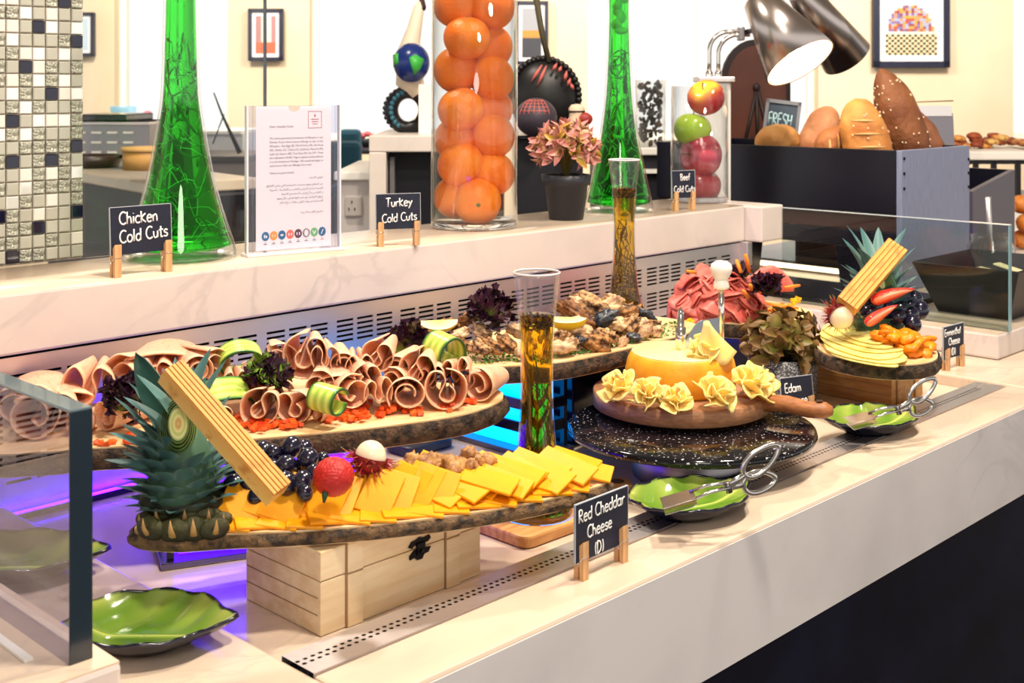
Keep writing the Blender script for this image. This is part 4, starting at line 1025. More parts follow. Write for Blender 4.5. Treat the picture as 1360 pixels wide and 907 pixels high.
loaf('small slashed brown roll between the bun and the big oval loaf', PD(1108, 190, 2.49), RFU(.9, .1, .35), .085, .032, .028, (170, 108, 62), (146, 88, 46), 'bread_roll', .6, 3, 0, 3, UPC)
loaf('big oval golden loaf with seeds standing in the bread bin', PD(1150, 188, 2.42), RFU(-.22, .1, .97), .175, .046, .036, (214, 150, 80), (176, 104, 48), 'bread_loaf', .5, 4, 34, 4, UPC)
loaf('tall pointed brown loaf dusted with oat flakes in the bread bin', PD(1198, 162, 2.50), RFU(-.36, .03, .9), .235, .042, .034, (142, 88, 52), (112, 62, 36), 'bread_loaf', .72, 0, 46, 5, UPC)
loaf('reddish brown loaf half hidden behind the tall pointed one', PD(1228, 184, 2.56), RFU(-.5, .05, .8), .16, .036, .03, (150, 96, 66), (124, 72, 48), 'bread_loaf', .65, 0, 0, 6)
# FRESH sign
t = thing('chalk_sign', 'grey framed chalk sign lettered FRESH standing in the bread bin', 'sign', PD(1033, 200, 2.70), CANG-.25)
M = Matrix.Rotation(.12, 4, 'Y') @ Matrix.Rotation(-.12, 4, 'X')
MB().box((-.032, 0, 0), (.032, .006, .108), M).build('slate', mat('blue_slate', (70, 84, 100), .5), t, smooth=False)
fr = MB()
for a, b in (((-.038, 0), (.038, .007)), ((-.038, .103), (.038, .111)), ((-.038, 0), (-.031, .111)), ((.031, 0), (.038, .111))): fr.box((a[0], -.004, a[1]), (b[0], .009, b[1]), M)
fr.build('frame', mat('grey_frame', (136, 138, 146), .5), t, smooth=False)
strokes([('FRESH', -.0405, .055, .026)], M @ Matrix.Translation((0, -.001, 0)) @ Matrix.Diagonal((.72, 1, 1, 1)), .09).build('lettering', mat('cyan_chalk', (196, 232, 240), .8), t)
# arched board
t, s = bg('arched_board', 'brown arched wooden board standing behind the heat lamp', 'board', 1004, 300, 2.95)
out = [(-46*s, 0), (46*s, 0), (46*s, 190*s)]+[(46*s*math.cos(a), (190+58*math.sin(a))*s) for a in [PI*i/14 for i in range(1, 14)]]+[(-46*s, 190*s)]
RX90 = Matrix.Rotation(PI/2, 4, 'X')
MB().prism(out, -.02, 0, RX90).build('rim', mat('board_dark', (26, 14, 16), .5), t, smooth=False)
inn_ = [(x*.86, 10*s+y*.925) for x, y in out]
MB().prism(inn_, 0, .004, RX90).build('panel', mat('board_brown', (88, 44, 30), .5, col2=(66, 32, 24), nscale=6), t, smooth=False)
for pts in (((0, 180), (-20, 90)), ((0, 182), (2, 88)), ((2, 180), (22, 92))):
    MB().tube([(x*s, -.008, z*s) for x, z in pts], 2.4*s, 6).build('easel_leg', mat('easel_dark', (34, 18, 18), .6), t)
MB().ell((0, -.008, 184*s), (5*s, 4*s, 6*s), 10, 7).build('easel_knob', MATS['easel_dark'], t)
# heat lamp
t = thing('heat_lamp', 'chrome twin arm heat lamp with two conical shades over the bread', 'lamp', PD(948, 300, 2.46), CANG); s = 2.46/FPX
MB().box((-22*s, -.02, 191*s), (26*s, .06, 198*s)).build('top_plate', M_STEEL, t, bevel=.002)
MB().box((-14*s, -.008, 20*s), (22*s, .05, 190.8*s)).build('post', mat('white_post', (226, 222, 218), .3, .3), t, bevel=.003)
for dx, dz in ((0, 0), (12, -4)):
    pts = [(-6*s+dx*s, .0, 198*s), (-6*s+dx*s, 0, 218*s)]+[((-6+dx+26-26*math.cos(a))*s, 0, (232+dz+26*math.sin(a))*s) for a in [PI/2*i/8 for i in range(9)]]+[(48*s, 0, (258+dz)*s)]
    MB().tube(pts, 3.0*s, 12).build('arm', M_CHROME, t)
    MB().lathe([(0, 0), (5*s, 0), (5*s, 6*s), (3.6*s, 8*s), (0, 8*s)], 16, Matrix.Translation((-6*s+dx*s, 0, 198*s))).build('collar', M_CHROME, t)
MB().box((32*s, -.012, 246*s), (40*s, .014, 264*s)).build('clamp', M_STEELD, t, bevel=.002)
MB().tube([(40*s, 0, 257*s), (54*s, -.02, 260*s), (66*s, -.03, 264*s)], 3.4*s, 10).build('swivel', M_STEELD, t)
def shade(c0, c1, r0, r1, front):
    a = PD(*c0); b = PD(*c1); M = t.matrix_basis.inverted() @ dirM(a, b-a); L_ = (b-a).length
    sh = MB().lathe([(0, -.002), (r0*.9, -.002), (r0, .0015), (r1, L_), (r1-.002, L_), (r0-.003, .006), (0, .006)], 40, M).build('lamp_shade', M_LAMP, t)
    MB().lathe([(0, L_*.55), (r0*.55, L_*.58), (r0*.7, L_*.72), (r0*.4, L_*.82), (0, L_*.84)], 20, M).build('bulb', mat('hot_bulb', (255, 240, 220), .5, emit=(255, 226, 190), estr=40), sh)
    MB().lathe([(r0-.0035, .0065), (r1-.0026, L_-.0008)], 32, M).build('white_lining', mat('lamp_lining', (250, 240, 226), .5), sh)
M_LAMP = mat('lamp_metal', (186, 176, 172), .24, 1)
shade((1008, 0, 2.44), (1063, 84, 2.37), .033, .0725, True)
shade((1063, -12, 2.60), (1124, 76, 2.66), .030, .056, False)
# far right
t, s = bg('wire_stand', 'black wire rack carrying trays of pastries at the far right', 'rack', 1318, 262, 3.0)
for x in (-22, 2, 34, 70): MB().box((x*s-2*s, 0, 0), (x*s+4*s, .012, 48*s)).build('upright', M_BLACKM, t, smooth=False)
MB().box((-70*s, 0, 44*s), (90*s, .3, 48*s)).build('shelf', M_BLACKM, t, smooth=False)
MB().box((-70*s, 0, .0415-PD(1318, 262, 3.0).z), (90*s, .3, 0)).build('base_counter', M_WHITE, t, smooth=False)
MB().tube([(-60*s, .006, 30*s), (-24*s, .006, 46*s)], 1*s, 6).build('brace', M_BLACKM, t)
t2, s = bg('pastry_tray', 'white tray of topped pastries on the wire rack', 'tray', 1318, 213, 3.0)
MB().box((-64*s, .0, 0), (90*s, .3, 12*s)).build('tray', M_WHITE, t2, bevel=.004)
rc = random.Random(8); objs = []
for k in range(30):
    x = rc.uniform(-46, 80); y = rc.uniform(.05, .24); z = 14+max(0, 20-abs(x-4)*.28)*rc.random()+(6 if x > 40 else 0)
    col = rc.choice(((226, 160, 80), (206, 130, 60), (170, 84, 48), (236, 190, 110), (150, 70, 44)))
    mm = MB(); off = k*3.1
    mm.ell((0, 0, 0), (rc.uniform(9, 13)*s, rc.uniform(9, 12)*s, rc.uniform(4, 6)*s), 12, 8, fn=lambda d: 1+.22*noise.noise(d*2.4+Vector((off, 0, 0))))
    o = mm.build('pastry', mat('pastry_%d' % (k % 5), col, .5, col2=mixc(col, (120, 50, 30), .6), nscale=60, nsharp=(.45, .6)))
    o.location = PD(1318, 213, 3.0)+RFU(x*s, y, z*s); tag(o, 'x', 'pastry', 'pastries on the far right tray'); objs.append(o)
ordinals(objs, 'small topped pastry on the white tray, %s from the left of its pile')
t, s = bg('grey_board', 'blank grey menu board behind the brown loaves', 'board', 1244, 200, 2.95)
MB().box((-26*s, 0, 0), (24*s, .01, 50*s), Matrix.Rotation(-.12, 4, 'X')).build('board', mat('board_grey', (120, 120, 134), .5), t, smooth=False)
MB().box((-28*s, -.002, 46*s), (22*s, .012, 60*s), Matrix.Rotation(-.12, 4, 'X')).build('top_band', mat('board_white', (214, 214, 222), .4), t, smooth=False)
MB().tube([(-30*s, .02, 64*s), (26*s, .02, 66*s)], .8*s, 5).build('wire', mat('bronze_wire', (120, 96, 70), .4, 1), t)
t, s = bg('crumpet_tray', 'tray of golden baked rolls at the right picture edge', 'tray', 1362, 345, 2.75)
MB().box((-28*s, 0, 0), (90*s, .3, 6*s)).build('tray', M_WHITE, t, bevel=.003)
objs = []
for k in range(9):
    mm = MB().ell((0, 0, 0), (17*s, 15*s, 13*s), 14, 9, fn=lambda d: 1+.1*noise.noise(d*2+Vector((k*2.2, 0, 0)))).build('bread_roll', mat('golden_roll', (218, 140, 60), .5, col2=(180, 96, 36), nscale=40))
    mm.location = PD(1362, 345, 2.75)+RFU((-10+(k % 3)*30)*s, .07+.03*(k % 2), (20+24*(k//3))*s); tag(mm, 'x', 'bread', 'rolls at the right edge'); objs.append(mm)
for i, o in enumerate(objs): o['label'] = 'golden bread roll at the right edge, %s counting up from the tray' % ordw(i)
# black cracker tray with jar
tc = PD(1318, 398, 2.12)
t = thing('cracker_tray', 'black flared square tray of crackers behind the right glass guard', 'tray', (tc.x, tc.y, .0412), 0)
def frust(w0, w1, z0, z1): return [(-w0, -w0*.8, z0), (w0, -w0*.8, z0), (w0, w0*.8, z0), (-w0, w0*.8, z0), (-w1, -w1*.8, z1), (w1, -w1*.8, z1), (w1, w1*.8, z1), (-w1, w1*.8, z1)]
fb = MB(); fb.add(frust(.075, .112, 0, .085), [(3, 2, 1, 0), (0, 1, 5, 4), (1, 2, 6, 5), (2, 3, 7, 6), (3, 0, 4, 7)])
fb.build('tray', mat('tray_black', (22, 24, 34), .4), t, smooth=False, solid=.004)
for k in range(7):
    o = MB().box((-.026, -.018, -.0015), (.026, .018, .0015)).build('cracker', mat('cracker', (206, 200, 160), .7, col2=(120, 130, 70), nscale=160, nsharp=(.6, .7)), bevel=.001)
    o.location = Vector((tc.x+.018*(k % 4)-.03, tc.y+.02*(k % 3)-.03, .075+.0065*k)); o.rotation_euler = (.25*math.sin(k), .3*math.cos(k*2), k*.8)
    tag(o, 'thin seeded cracker in the black tray, %s counting up the heap' % ordw(k), 'cracker', 'crackers in the black tray')
jc = PD(1316, 384, 2.27)
t = thing('jam_jar', 'glass jar of brown jam with a metal spoon behind the cracker tray', 'jar', (jc.x, jc.y, .0412))
zt = CH-(312-HOR)/FPX*2.27-.0412
MB().lathe([(0, 0), (.038, 0), (.042, .006), (.042, zt-.02), (.034, zt-.01), (.036, zt), (.034, zt), (.032, zt-.01), (.040, zt-.022), (.040, .008), (0, .004)], 30).build('glass', M_CYL, t)
MB().lathe([(0, .005), (.0395, .008), (.0395, zt-.035), (0, zt-.034)], 26).build('jam', mat('jam', (110, 52, 40), .3, col2=(160, 110, 80), nscale=30), t)
o = MB().tube([(jc.x+.01, jc.y, .09), (jc.x-.004, jc.y, .0412+zt), (jc.x-.012, jc.y, .0412+zt+.07)], [.003, .0045, .006], 8).build('spoon', M_STEEL); tag(o, 'steel spoon handle standing in the jam jar', 'spoon')

# ---------------------------------------------------------------- boards
def log_board(name, label, pts, top, th, bark=M_BARK, seed=1, cat='board', off=.0048, n=6):
    c = sum((Vector(p) for p in pts), Vector((0, 0)))/len(pts)
    q = [Vector(p)-c for p in pts]; q = smooth_closed([(p.x, p.y) for p in q], n)
    if sum(a.x*b.y-b.x*a.y for a, b in zip(q, q[1:]+q[:1])) < 0: q.reverse()
    t = thing(name, label, cat, (c.x, c.y, top-th))
    sb = MB().prism([(p.x, p.y) for p in q], 0, th)
    sb.build('wood_slab', M_SLICE, t, smooth=False)
    b = MB(); m = len(q); K = 5; v = []
    fine = []
    for i in range(m):
        a, d = q[i], q[(i+1) % m]
        steps = max(1, int((d-a).length/.006))
        for k in range(steps): fine.append(a.lerp(d, k/steps))
    m = len(fine)
    for i, p in enumerate(fine):
        tn = (fine[(i+1) % m]-fine[i-1]).normalized(); nn = Vector((tn.y, -tn.x))
        for k in range(K+1):
            z = .001+(th-.0022)*k/K
            o = off*(.55+.45*math.sin(PI*k/K))*(1+.9*noise.noise(Vector((p.x*140, p.y*140, z*190+seed*7))))
            if k in (0, K): o *= .5
            w = p+nn*o
            v.append((w.x, w.y, z))
    f = [(i*(K+1)+k, ((i+1) % m)*(K+1)+k, ((i+1) % m)*(K+1)+k+1, i*(K+1)+k+1) for i in range(m) for k in range(K)]
    b.add(v, f); b.build('bark', bark, t)
    return t
def pxy(lst, h): return [(v.x, v.y) for v in (P(x, y, h) for x, y in lst)]
HF, HC, HM, HB, HE = .0665, .100, .100, .080, .070
log_board('log_board', 'long front bark edged board of cheddar on the pale wooden chest',
          pxy([(178, 703), (230, 712), (305, 708), (400, 704), (520, 694), (645, 678), (740, 660), (795, 645), (806, 637)], HF)+pxy([(795, 632), (700, 622), (600, 620), (500, 628), (400, 640), (300, 655), (220, 672)], HF), HF, .0130, M_BARKG, 2)
log_board('log_board', 'long bark edged board of chicken slices at the left rear',
          pxy([(-40, 600), (60, 600), (130, 594), (300, 585), (400, 577), (500, 567), (600, 553), (645, 541), (668, 528)], HC)+pxy([(652, 515), (560, 506), (450, 500), (300, 503), (100, 540), (-40, 560)], HC), HC, .021, M_BARK, 5)
log_board('log_board', 'pale bark edged board of grilled mushrooms behind the oil vase',
          pxy([(614, 489), (640, 488), (740, 481), (800, 470), (860, 456), (905, 445), (924, 436)], HM)+pxy([(915, 427), (850, 419), (760, 424), (660, 440), (612, 462)], HM), HM, .021, M_BARK, 9)
bb = Vector((1.598, 1.069))
log_board('log_board', 'round bark edged log slice carrying beef slices', [(bb.x+.107*math.cos(a)*(1+.03*math.sin(3*a)), bb.y+.107*math.sin(a)) for a in [2*PI*i/14 for i in range(14)]], HB, .022, M_BARK, 11)
fd = Vector((FX, FY)); rd = Vector((RX, RY))
ec = PD(1164, 460, 1.665)
ec = Vector((ec.x, ec.y))
log_board('log_board', 'oval bark edged log slice of emmenthal on the honey wooden box', [tuple(ec+rd*(.078*math.cos(a)*(1+.03*math.sin(4*a)))+fd*(.098*math.sin(a))) for a in [2*PI*i/16 for i in range(16)]], HE, .020, M_BARK, 14)

# ---------------------------------------------------------------- chests
def chest(label, x0, y0, x1, y1, z1, pal, latch, straps, z0=-.0155):
    t = thing('wooden_chest', label, 'box', (x0, y0, z0))
    w, d, h = x1-x0, y1-y0, z1-z0; hl = h*.64
    MB().box((0, 0, 0), (w, d, hl)).build('body', pal, t, bevel=.0008)
    MB().box((0, 0, hl+.0008), (w, d, h)).build('lid', pal, t, bevel=.0008)
    for a in straps:
        MB().box((a, -.0022, 0), (a+.0155, -.0001, hl-.0004)).build('front_batten', pal, t, bevel=.0004)
        MB().box((a, -.0022, hl+.0012), (a+.0155, -.0001, h)).build('front_batten', pal, t, bevel=.0004)
        MB().box((a, -.0022, h+.0001), (a+.0155, d, h+.0016)).build('lid_batten', pal, t, bevel=.0004)
        MB().box((a+.0157, -.0007, 0), (a+.0163, -.0001, h)).build('groove', mat('groove_shadow_wood', (150, 116, 84), .8), t, smooth=False)
        MB().box((a-.0016, -.0012, 0), (a-.0001, -.0001, h)).build('groove', mat('groove_shadow_wood', (150, 116, 84), .8), t, smooth=False)
    for z_ in (hl*.36, hl*.68): MB().box((-.0004, .004, z_), (.0004, d-.002, z_+.0007)).build('plank_joint', mat('groove_shadow_wood', (150, 116, 84), .8), t, smooth=False)
    if latch:
        lt = MB()
        for z_, pts in ((.0035, [(-.0125, -.001), (-.009, .003), (-.004, .0035), (0, .005), (.005, .0035), (.011, .0045), (.0125, .0015), (.009, -.001), (.004, -.0005), (0, -.0015), (-.006, -.0005), (-.009, -.003)]),
                        (-.0045, [(-.0115, -.001), (-.006, .003), (0, .0035), (.006, .003), (.0125, .002), (.010, -.002), (.005, -.0025), (.003, -.006), (-.003, -.006), (-.006, -.003), (-.011, -.004)])):
            lt.prism([(x, y+z_) for x, y in pts], 0, .0014, RX90)
        lt.prism([(-.004, -.006), (.004, -.006), (.0045, .004), (-.0045, .004)], .001, .0035, RX90)
        lt.lathe([(0, 0), (.0022, 0), (.0022, .002), (0, .0026)], 10, Matrix.Translation((.0, -.0035, -.003)) @ RX90)
        lt.build('latch', mat('black_iron', (26, 22, 26), .35, .6), t, smooth=False, loc=(w*.585, -.0003, hl+.0015))
    return t
chest('pale pine chest with a black iron latch under the cheddar board', .596, .794, .773, .899, .0515, M_PALE, True, (.026, .1345))
MB_ = chest('honey coloured wooden chest under the emmenthal log slice', 1.572, .808, 1.664, .928, .0478, M_PINE, False, (.014, .066))

# ---------------------------------------------------------------- light risers
M_RIS = mat('riser_black', (12, 12, 24), .18)
def riser(label, loc, rotz, w, d, h, col, strength, rows=3, nm='light_riser'):
    t = thing(nm, label, 'riser', loc, rotz)
    MB().box((0, 0, h-.006), (w, d, h)).build('top', M_RIS, t, bevel=.001)
    MB().box((-.006, -.006, 0), (w+.006, d+.006, .006)).build('base_flange', mat('flange_steel', (120, 116, 130), .2, .9), t, bevel=.001)
    cm = MB().box((-.003, -.003, .0062), (.003, .003, h-.0062)).mesh('corner_post', M_RIS, False)
    for x in (.003, w-.003):
        for y in (.003, d-.003): inst('corner_post', cm, t, Matrix.Translation((x, y, 0)))
    e = mat('led_'+nm+str(col), (20, 40, 120), .4, emit=col, estr=strength)
    MB().box((.012, .012, .0065), (w-.012, d-.012, h-.0065)).build('light_core', e, t, smooth=False)
    ph = (h-.012)/rows
    for r in range(1, rows):
        z = .006+ph*r
        MB().box((.0005, .0005, z-.006), (w-.0005, .004, z+.006)).build('slat', M_RIS, t, smooth=False)
        MB().box((.0005, .0042, z-.006), (.004, d-.0042, z+.006)).build('slat', M_RIS, t, smooth=False)
        MB().box((w-.004, .0042, z-.006), (w-.0005, d-.0042, z+.006)).build('slat', M_RIS, t, smooth=False)
    return t
riser('black slatted riser glowing bright blue under the mushroom board', (1.056, .992, -.0155), 0, .056, .15, .0935, (0, 150, 255), 3.2)
MB1 = thing('black_riser', 'plain black riser block beside the glowing blue one', 'riser', (1.1225, .992, -.0155))
MB().box((0, 0, 0), (.12, .14, .0935)).build('block', M_RIS, MB1, bevel=.002)
rl = P(222, 755, -.016)
riser('slatted riser glowing violet behind the pineapple crown', (rl.x, rl.y, -.0155), math.radians(-23), .20, .10, .0935, (70, 10, 255), 7.0, 2)
MB2 = thing('black_riser', 'small black riser under the round beef log slice', 'riser', (1.545, 1.02, -.0155))
MB().box((0, 0, 0), (.11, .10, .0725)).build('block', M_RIS, MB2, bevel=.002)
tt = thing('black_plate', 'flat black cooling plate lying behind the beef slice at the well end', 'plate', (1.60, .965, -.0155))
MB().box((0, 0, 0), (.12, .045, .010), Matrix.Rotation(.1, 4, 'Z')).build('plate', mat('cooling_plate', (40, 42, 52), .3), tt, bevel=.003)
tt = thing('black_plate', 'dark flat tray lying behind the walnuts in the blue light', 'plate', (.955, 1.10, -.0155))
MB().prism(rounded_rect(0, 0, .075, .05, .012), 0, .012).build('plate', MATS['cooling_plate'], tt, bevel=.003)
for lb_, a, b, col in (('violet light strip along the foot of the rear panel', .50, .90, (70, 10, 255)), ('blue light strip along the rear panel near the beef', 1.2, 1.80, (0, 50, 255))):
    ls = thing('light_strip', lb_, 'lamp', (a, 1.2265, -.0155))
    MB().box((0, 0, 0), (b-a, .006, .006)).build('housing', M_RIS, ls, smooth=False)
    MB().box((.002, .0005, .0062), (b-a-.002, .0055, .0075)).build('diffuser', mat('strip_led_%d' % col[0], (20, 20, 80), .5, emit=col, estr=26), ls, smooth=False)
# wooden plank under the oil vase
pk_ = P(695, 733, -.016)
t = thing('cutting_board', 'small honey wooden paddle board under the front oil vase', 'board', (.842, .803, -.0155), -.02)
out = rounded_rect(0, 0, .135, .098, .012)
hd = [(.135, .03), (.17, .034), (.195, .032), (.207, .045), (.207, .056), (.195, .068), (.17, .066), (.135, .07)]
o1 = [p for p in out if p[0] < .134]
poly = sorted([p for p in out], key=lambda p: math.atan2(p[1]-.049, p[0]-.0675))
pa_ = [p for p in poly if not (p[0] > .13 and .03 < p[1] < .07)]
k0 = max(range(len(pa_)), key=lambda i: (pa_[i][0] > .12 and pa_[i][1] < .03, pa_[i][1] if pa_[i][1] < .03 else -1))
poly = pa_[:k0+1]+hd+pa_[k0+1:]
MB().prism(poly, 0, .012).build('board', M_OAK, t, bevel=.0025)
MB().lathe([(0, 0), (.0075, 0), (.0075, .0004), (0, .0004)], 16, Matrix.Translation((.19, .05, .0121))).build('hanging_hole', mat('hole_brown', (70, 46, 26), .9), t)
ov = P(713, 681, -.0033)
bottle('front flared glass vase of herb oil topped with peppercorns', (ov.x, ov.y, -.0033), 1.0, 3, False)
bt = PD(829, 430, 1.70)
bottle('rear flared glass vase of herb oil on the mushroom board', (bt.x, bt.y, HM+.0004), .925, 6, True)

# ---------------------------------------------------------------- sliced meat rolls
PROF = {
 'heart': [(-.2, .2), (-.45, -.1), (-.35, -.5), (0, -.6), (.3, -.35), (.15, .1), (.05, .45), (.3, .8), (.75, .75), (1, .25), (.95, -.4), (.5, -.9), (-.2, -1), (-.8, -.7), (-1, 0), (-.85, .6), (-.4, .95), (.05, 1.05)],
 'spiral': [((1-.62*i/20)*math.cos(-.7+i*.52)*1.0, (1-.62*i/20)*math.sin(-.7+i*.52)*.92) for i in range(21)][::-1],
 'tear': [(.1, -.2), (-.15, -.45), (-.45, -.2), (-.35, .3), (.1, .62), (.6, .45), (.85, -.05), (.6, -.6), (0, -.9), (-.6, -.7), (-.95, -.1), (-.8, .55), (-.2, 1), (.5, .95)],
 'wave': [(-1.05, -.6), (-.95, .3), (-.5, .75), (-.15, .4), (-.25, -.3), (0, -.75), (.3, -.4), (.2, .3), (.5, .85), (.9, .5), (1.05, -.1), (.9, -.8)],
 'flat': [(-1.2, -.1), (-.6, .12), (0, .2), (.6, .15), (1.15, .0), (1.25, -.2), (1.0, -.36), (.4, -.28), (-.3, -.25), (-1.0, -.42)],
}
MROLL = {}
def roll_mesh(kind, taper, seed, m, flip, c_in, c_edge):
    key = (kind, taper, seed, flip, c_edge)
    if key in MROLL: return MROLL[key]
    pr = smooth_open([(x*flip, 0, z) for x, z in PROF[kind]], 4); rn = random.Random(seed); ph = rn.uniform(0, 6)
    n = len(pr)-1
    def fn(u, v):
        p = pr[int(round(u*n))]; s_ = 1-taper*v
        k = 1+.05*math.sin(5*u*PI+ph)*(1-v)
        return (p.x*s_*k, v, p.z*s_*k-.12*taper*v)
    b = MB().grid(fn, n, 6, cfn=lambda u, v: mixc(c_edge, c_in, v*7+.12*math.sin(40*u)))
    me = b.mesh('slice', m); MROLL[key] = me
    return me
M_CHK = mat('chicken_slice', vcol=True, rough=.42, sss=.25, sssr=(.01, .005, .003), col2=(226, 146, 98), nscale=8, nsharp=(.5, .8))
M_BEEF = mat('beef_slice', vcol=True, rough=.4, sss=.2, sssr=(.01, .004, .003), col2=(178, 66, 60), nscale=12, nsharp=(.5, .8))
dB = [(-40, 1.075), (0, 1.08), (130, 1.10), (400, 1.143), (500, 1.174), (600, 1.20), (668, 1.26)]
rolls = [ # px, py, r, kind, depth offset, length, yaw, taper
 (45, 574, 36, 'tear', .035, .07, .2, .25), (103, 572, 20, 'spiral', .04, .06, .1, .3), (140, 564, 20, 'heart', .05, .05, -.5, .2),
 (72, 528, 40, 'flat', .085, .08, .5, .2), (118, 512, 32, 'wave', .11, .07, .2, .3), (160, 500, 30, 'tear', .13, .06, -.3, .3), (20, 540, 34, 'spiral', .09, .06, .3, .3),
 (220, 477, 42, 'flat', .13, .06, .2, .15), (205, 500, 26, 'wave', .11, .06, .2, .3), (262, 492, 24, 'spiral', .105, .06, .5, .35), (288, 484, 22, 'tear', .12, .07, .8, .5), (312, 506, 16, 'wave', .08, .04, .3, .3),
 (298, 552, 14, 'spiral', .035, .05, .3, .3), (345, 541, 25, 'heart', .03, .06, .0, .2), (389, 541, 22, 'heart', .03, .06, -.1, .25), (418, 548, 12, 'wave', .03, .04, -.4, .3),
 (372, 480, 25, 'tear', .11, .05, .3, .3), (405, 472, 30, 'heart', .10, .06, .1, .3), (432, 474, 18, 'wave', .09, .05, .2, .3), (455, 484, 20, 'spiral', .09, .06, .2, .3), (478, 486, 18, 'wave', .085, .05, .2, .3),
 (470, 521, 24, 'tear', .04, .05, .5, .25), (449, 503, 20, 'flat', .06, .06, .2, .2), (500, 474, 21, 'heart', .085, .06, -.1, .3), (527, 488, 20, 'spiral', .08, .06, -.2, .3),
 (503, 519, 19, 'wave', .035, .06, .3, .25), (541, 524, 28, 'spiral', .028, .06, .1, .2), (553, 492, 25, 'heart', .06, .06, -.1, .25), (592, 519, 27, 'heart', .028, .06, .05, .2), (604, 493, 20, 'wave', .055, .06, -.1, .3), (634, 516, 23, 'tear', .03, .06, -.35, .25),
 (370, 522, 20, 'wave', .07, .06, .2, .3), (424, 512, 20, 'tear', .065, .06, .1, .3), (487, 503, 20, 'heart', .06, .06, .3, .3), (522, 506, 18, 'tear', .055, .06, -.2, .3), (573, 503, 19, 'wave', .06, .06, .0, .3), (617, 506, 17, 'spiral', .055, .05, -.2, .3), (336, 512, 18, 'heart', .09, .06, .3, .3), (185, 540, 22, 'wave', .07, .06, .2, .3), (240, 512, 24, 'tear', .08, .07, .2, .3), (78, 548, 26, 'heart', .06, .07, .3, .3)]
objs = []
for i, (px, py, r, kd, dof, L_, yaw, tp) in enumerate(rolls):
    d = lerp_tab(dB, px)+dof; rm = r*d/FPX
    me = roll_mesh(kd, min(.6, tp+.22), i, M_CHK, 1 if i % 2 else -1, (240, 180, 150), (246, 200, 164))
    zmin = min(v.co.z for v in me.vertices)
    p = PD(px, py, d)
    lo = HC+.0018-zmin*rm
    if dof <= .05: p.z = max(p.z, lo)
    zr = CANG+yaw
    o = inst('chicken_slice', me, None, MT(p, (-.08 if dof < .06 else .05, .1*math.sin(i*3), zr), (rm, L_*1.15, rm)), None)
    s_ = o.modifiers.new('s', 'SOLIDIFY'); s_.thickness = .07; s_.offset = 0
    tag(o, 'x', 'meat slice', 'chicken cold cut rolls'); objs.append(o)
KW = {'heart': 'curled chicken slice folded in on itself', 'spiral': 'spirally rolled chicken slice', 'tear': 'drop shaped rolled chicken slice', 'wave': 'loosely pleated chicken slice', 'flat': 'broad flat folded chicken slice'}
kinds_ = [r[3] for r in rolls]
for kd in KW:
    L2 = [o for o, k in zip(objs, kinds_) if k == kd]
    ordinals(L2, KW[kd]+', %s of its shape from the left')

# beef: half folded discs shingled over a dome
def disc_mesh(seed, m, gap, ruf):
    rn = random.Random(seed); ph = rn.uniform(0, 6); ph2 = rn.uniform(0, 6)
    def fn(u, v):
        a = 2*PI*u; r = (.02+.98*v)*(1+.03*math.sin(5*a+ph)); x = r*math.cos(a); s_ = r*math.sin(a)
        R_ = gap; t_ = abs(s_)
        if s_ >= 0: y, z = t_, R_
        else: y, z = t_*.93, -R_
        if t_ < .16: z *= math.sin(PI/2*t_/.16)
        z += ruf*(.10*math.sin(3.1*x+ph)+.12*math.sin(2.4*y+ph2))*r+(.16*x*x-.18*y*y)
        if s_ >= 0: z += .07*ruf*math.sin(6*x+ph)*y
        return (x, y-.45, z)
    return MB().grid(fn, 40, 8, cfn=lambda u, v: mixc((208, 96, 86), (226, 122, 108), (v-.75)*4)).mesh('slice', m)
bm = [disc_mesh(s_, M_BEEF, g, r) for s_, g, r in ((1, .07, .6), (2, .10, .9), (3, .06, .8), (4, .12, 1.1), (5, .08, 1.0))]
objs = []; rn = random.Random(22)
bcz = PD(952, 412, 1.86)
bees = []
for ring_, (el, nn, rr) in enumerate(((.05, 9, 1.0), (.45, 9, .98), (.85, 7, .95), (1.2, 4, .9))):
    for k in range(nn):
        az = -PI+PI*1.25*(k+.5*(ring_ % 2)+.1)/nn-.35
        bees.append((az, el))
for i, (az, el) in enumerate(bees):
    n_ = Rv*math.cos(az)*math.cos(el)+Fv*math.sin(az)*math.cos(el)+Vector((0, 0, math.sin(el)))
    p = bcz+Rv*(.058*math.cos(az)*math.cos(el))+Fv*(.055*math.sin(az)*math.cos(el))+Vector((0, 0, .060*math.sin(el)-.006))
    z = (n_+Vector((0, 0, .35))).normalized()
    M = dirM(p, z, up=Vector((0, 0, -1))+Rv*rn.uniform(-.7, .7)) @ Matrix.Rotation(rn.uniform(-.35, .1), 4, 'X')
    o = inst('beef_slice', bm[i % 5], None, M @ Matrix.Diagonal((.040, .040, .034, 1)))
    s_ = o.modifiers.new('s', 'SOLIDIFY'); s_.thickness = .05; s_.offset = 0
    tag(o, 'x', 'meat slice', 'beef cold cuts'); objs.append(o)
o = inst('beef_slice', bm[0], None, dirM(PD(1022, 372, 1.92), -Fv+Vector((0, 0, .35))+Rv*.2) @ Matrix.Diagonal((.036, .04, .036, 1))); o.modifiers.new('s', 'SOLIDIFY').thickness = .05
tag(o, 'x', 'meat slice', 'beef cold cuts'); objs.append(o)
ordinals(objs, 'folded pink beef slice on the round log slice, %s from its left edge')

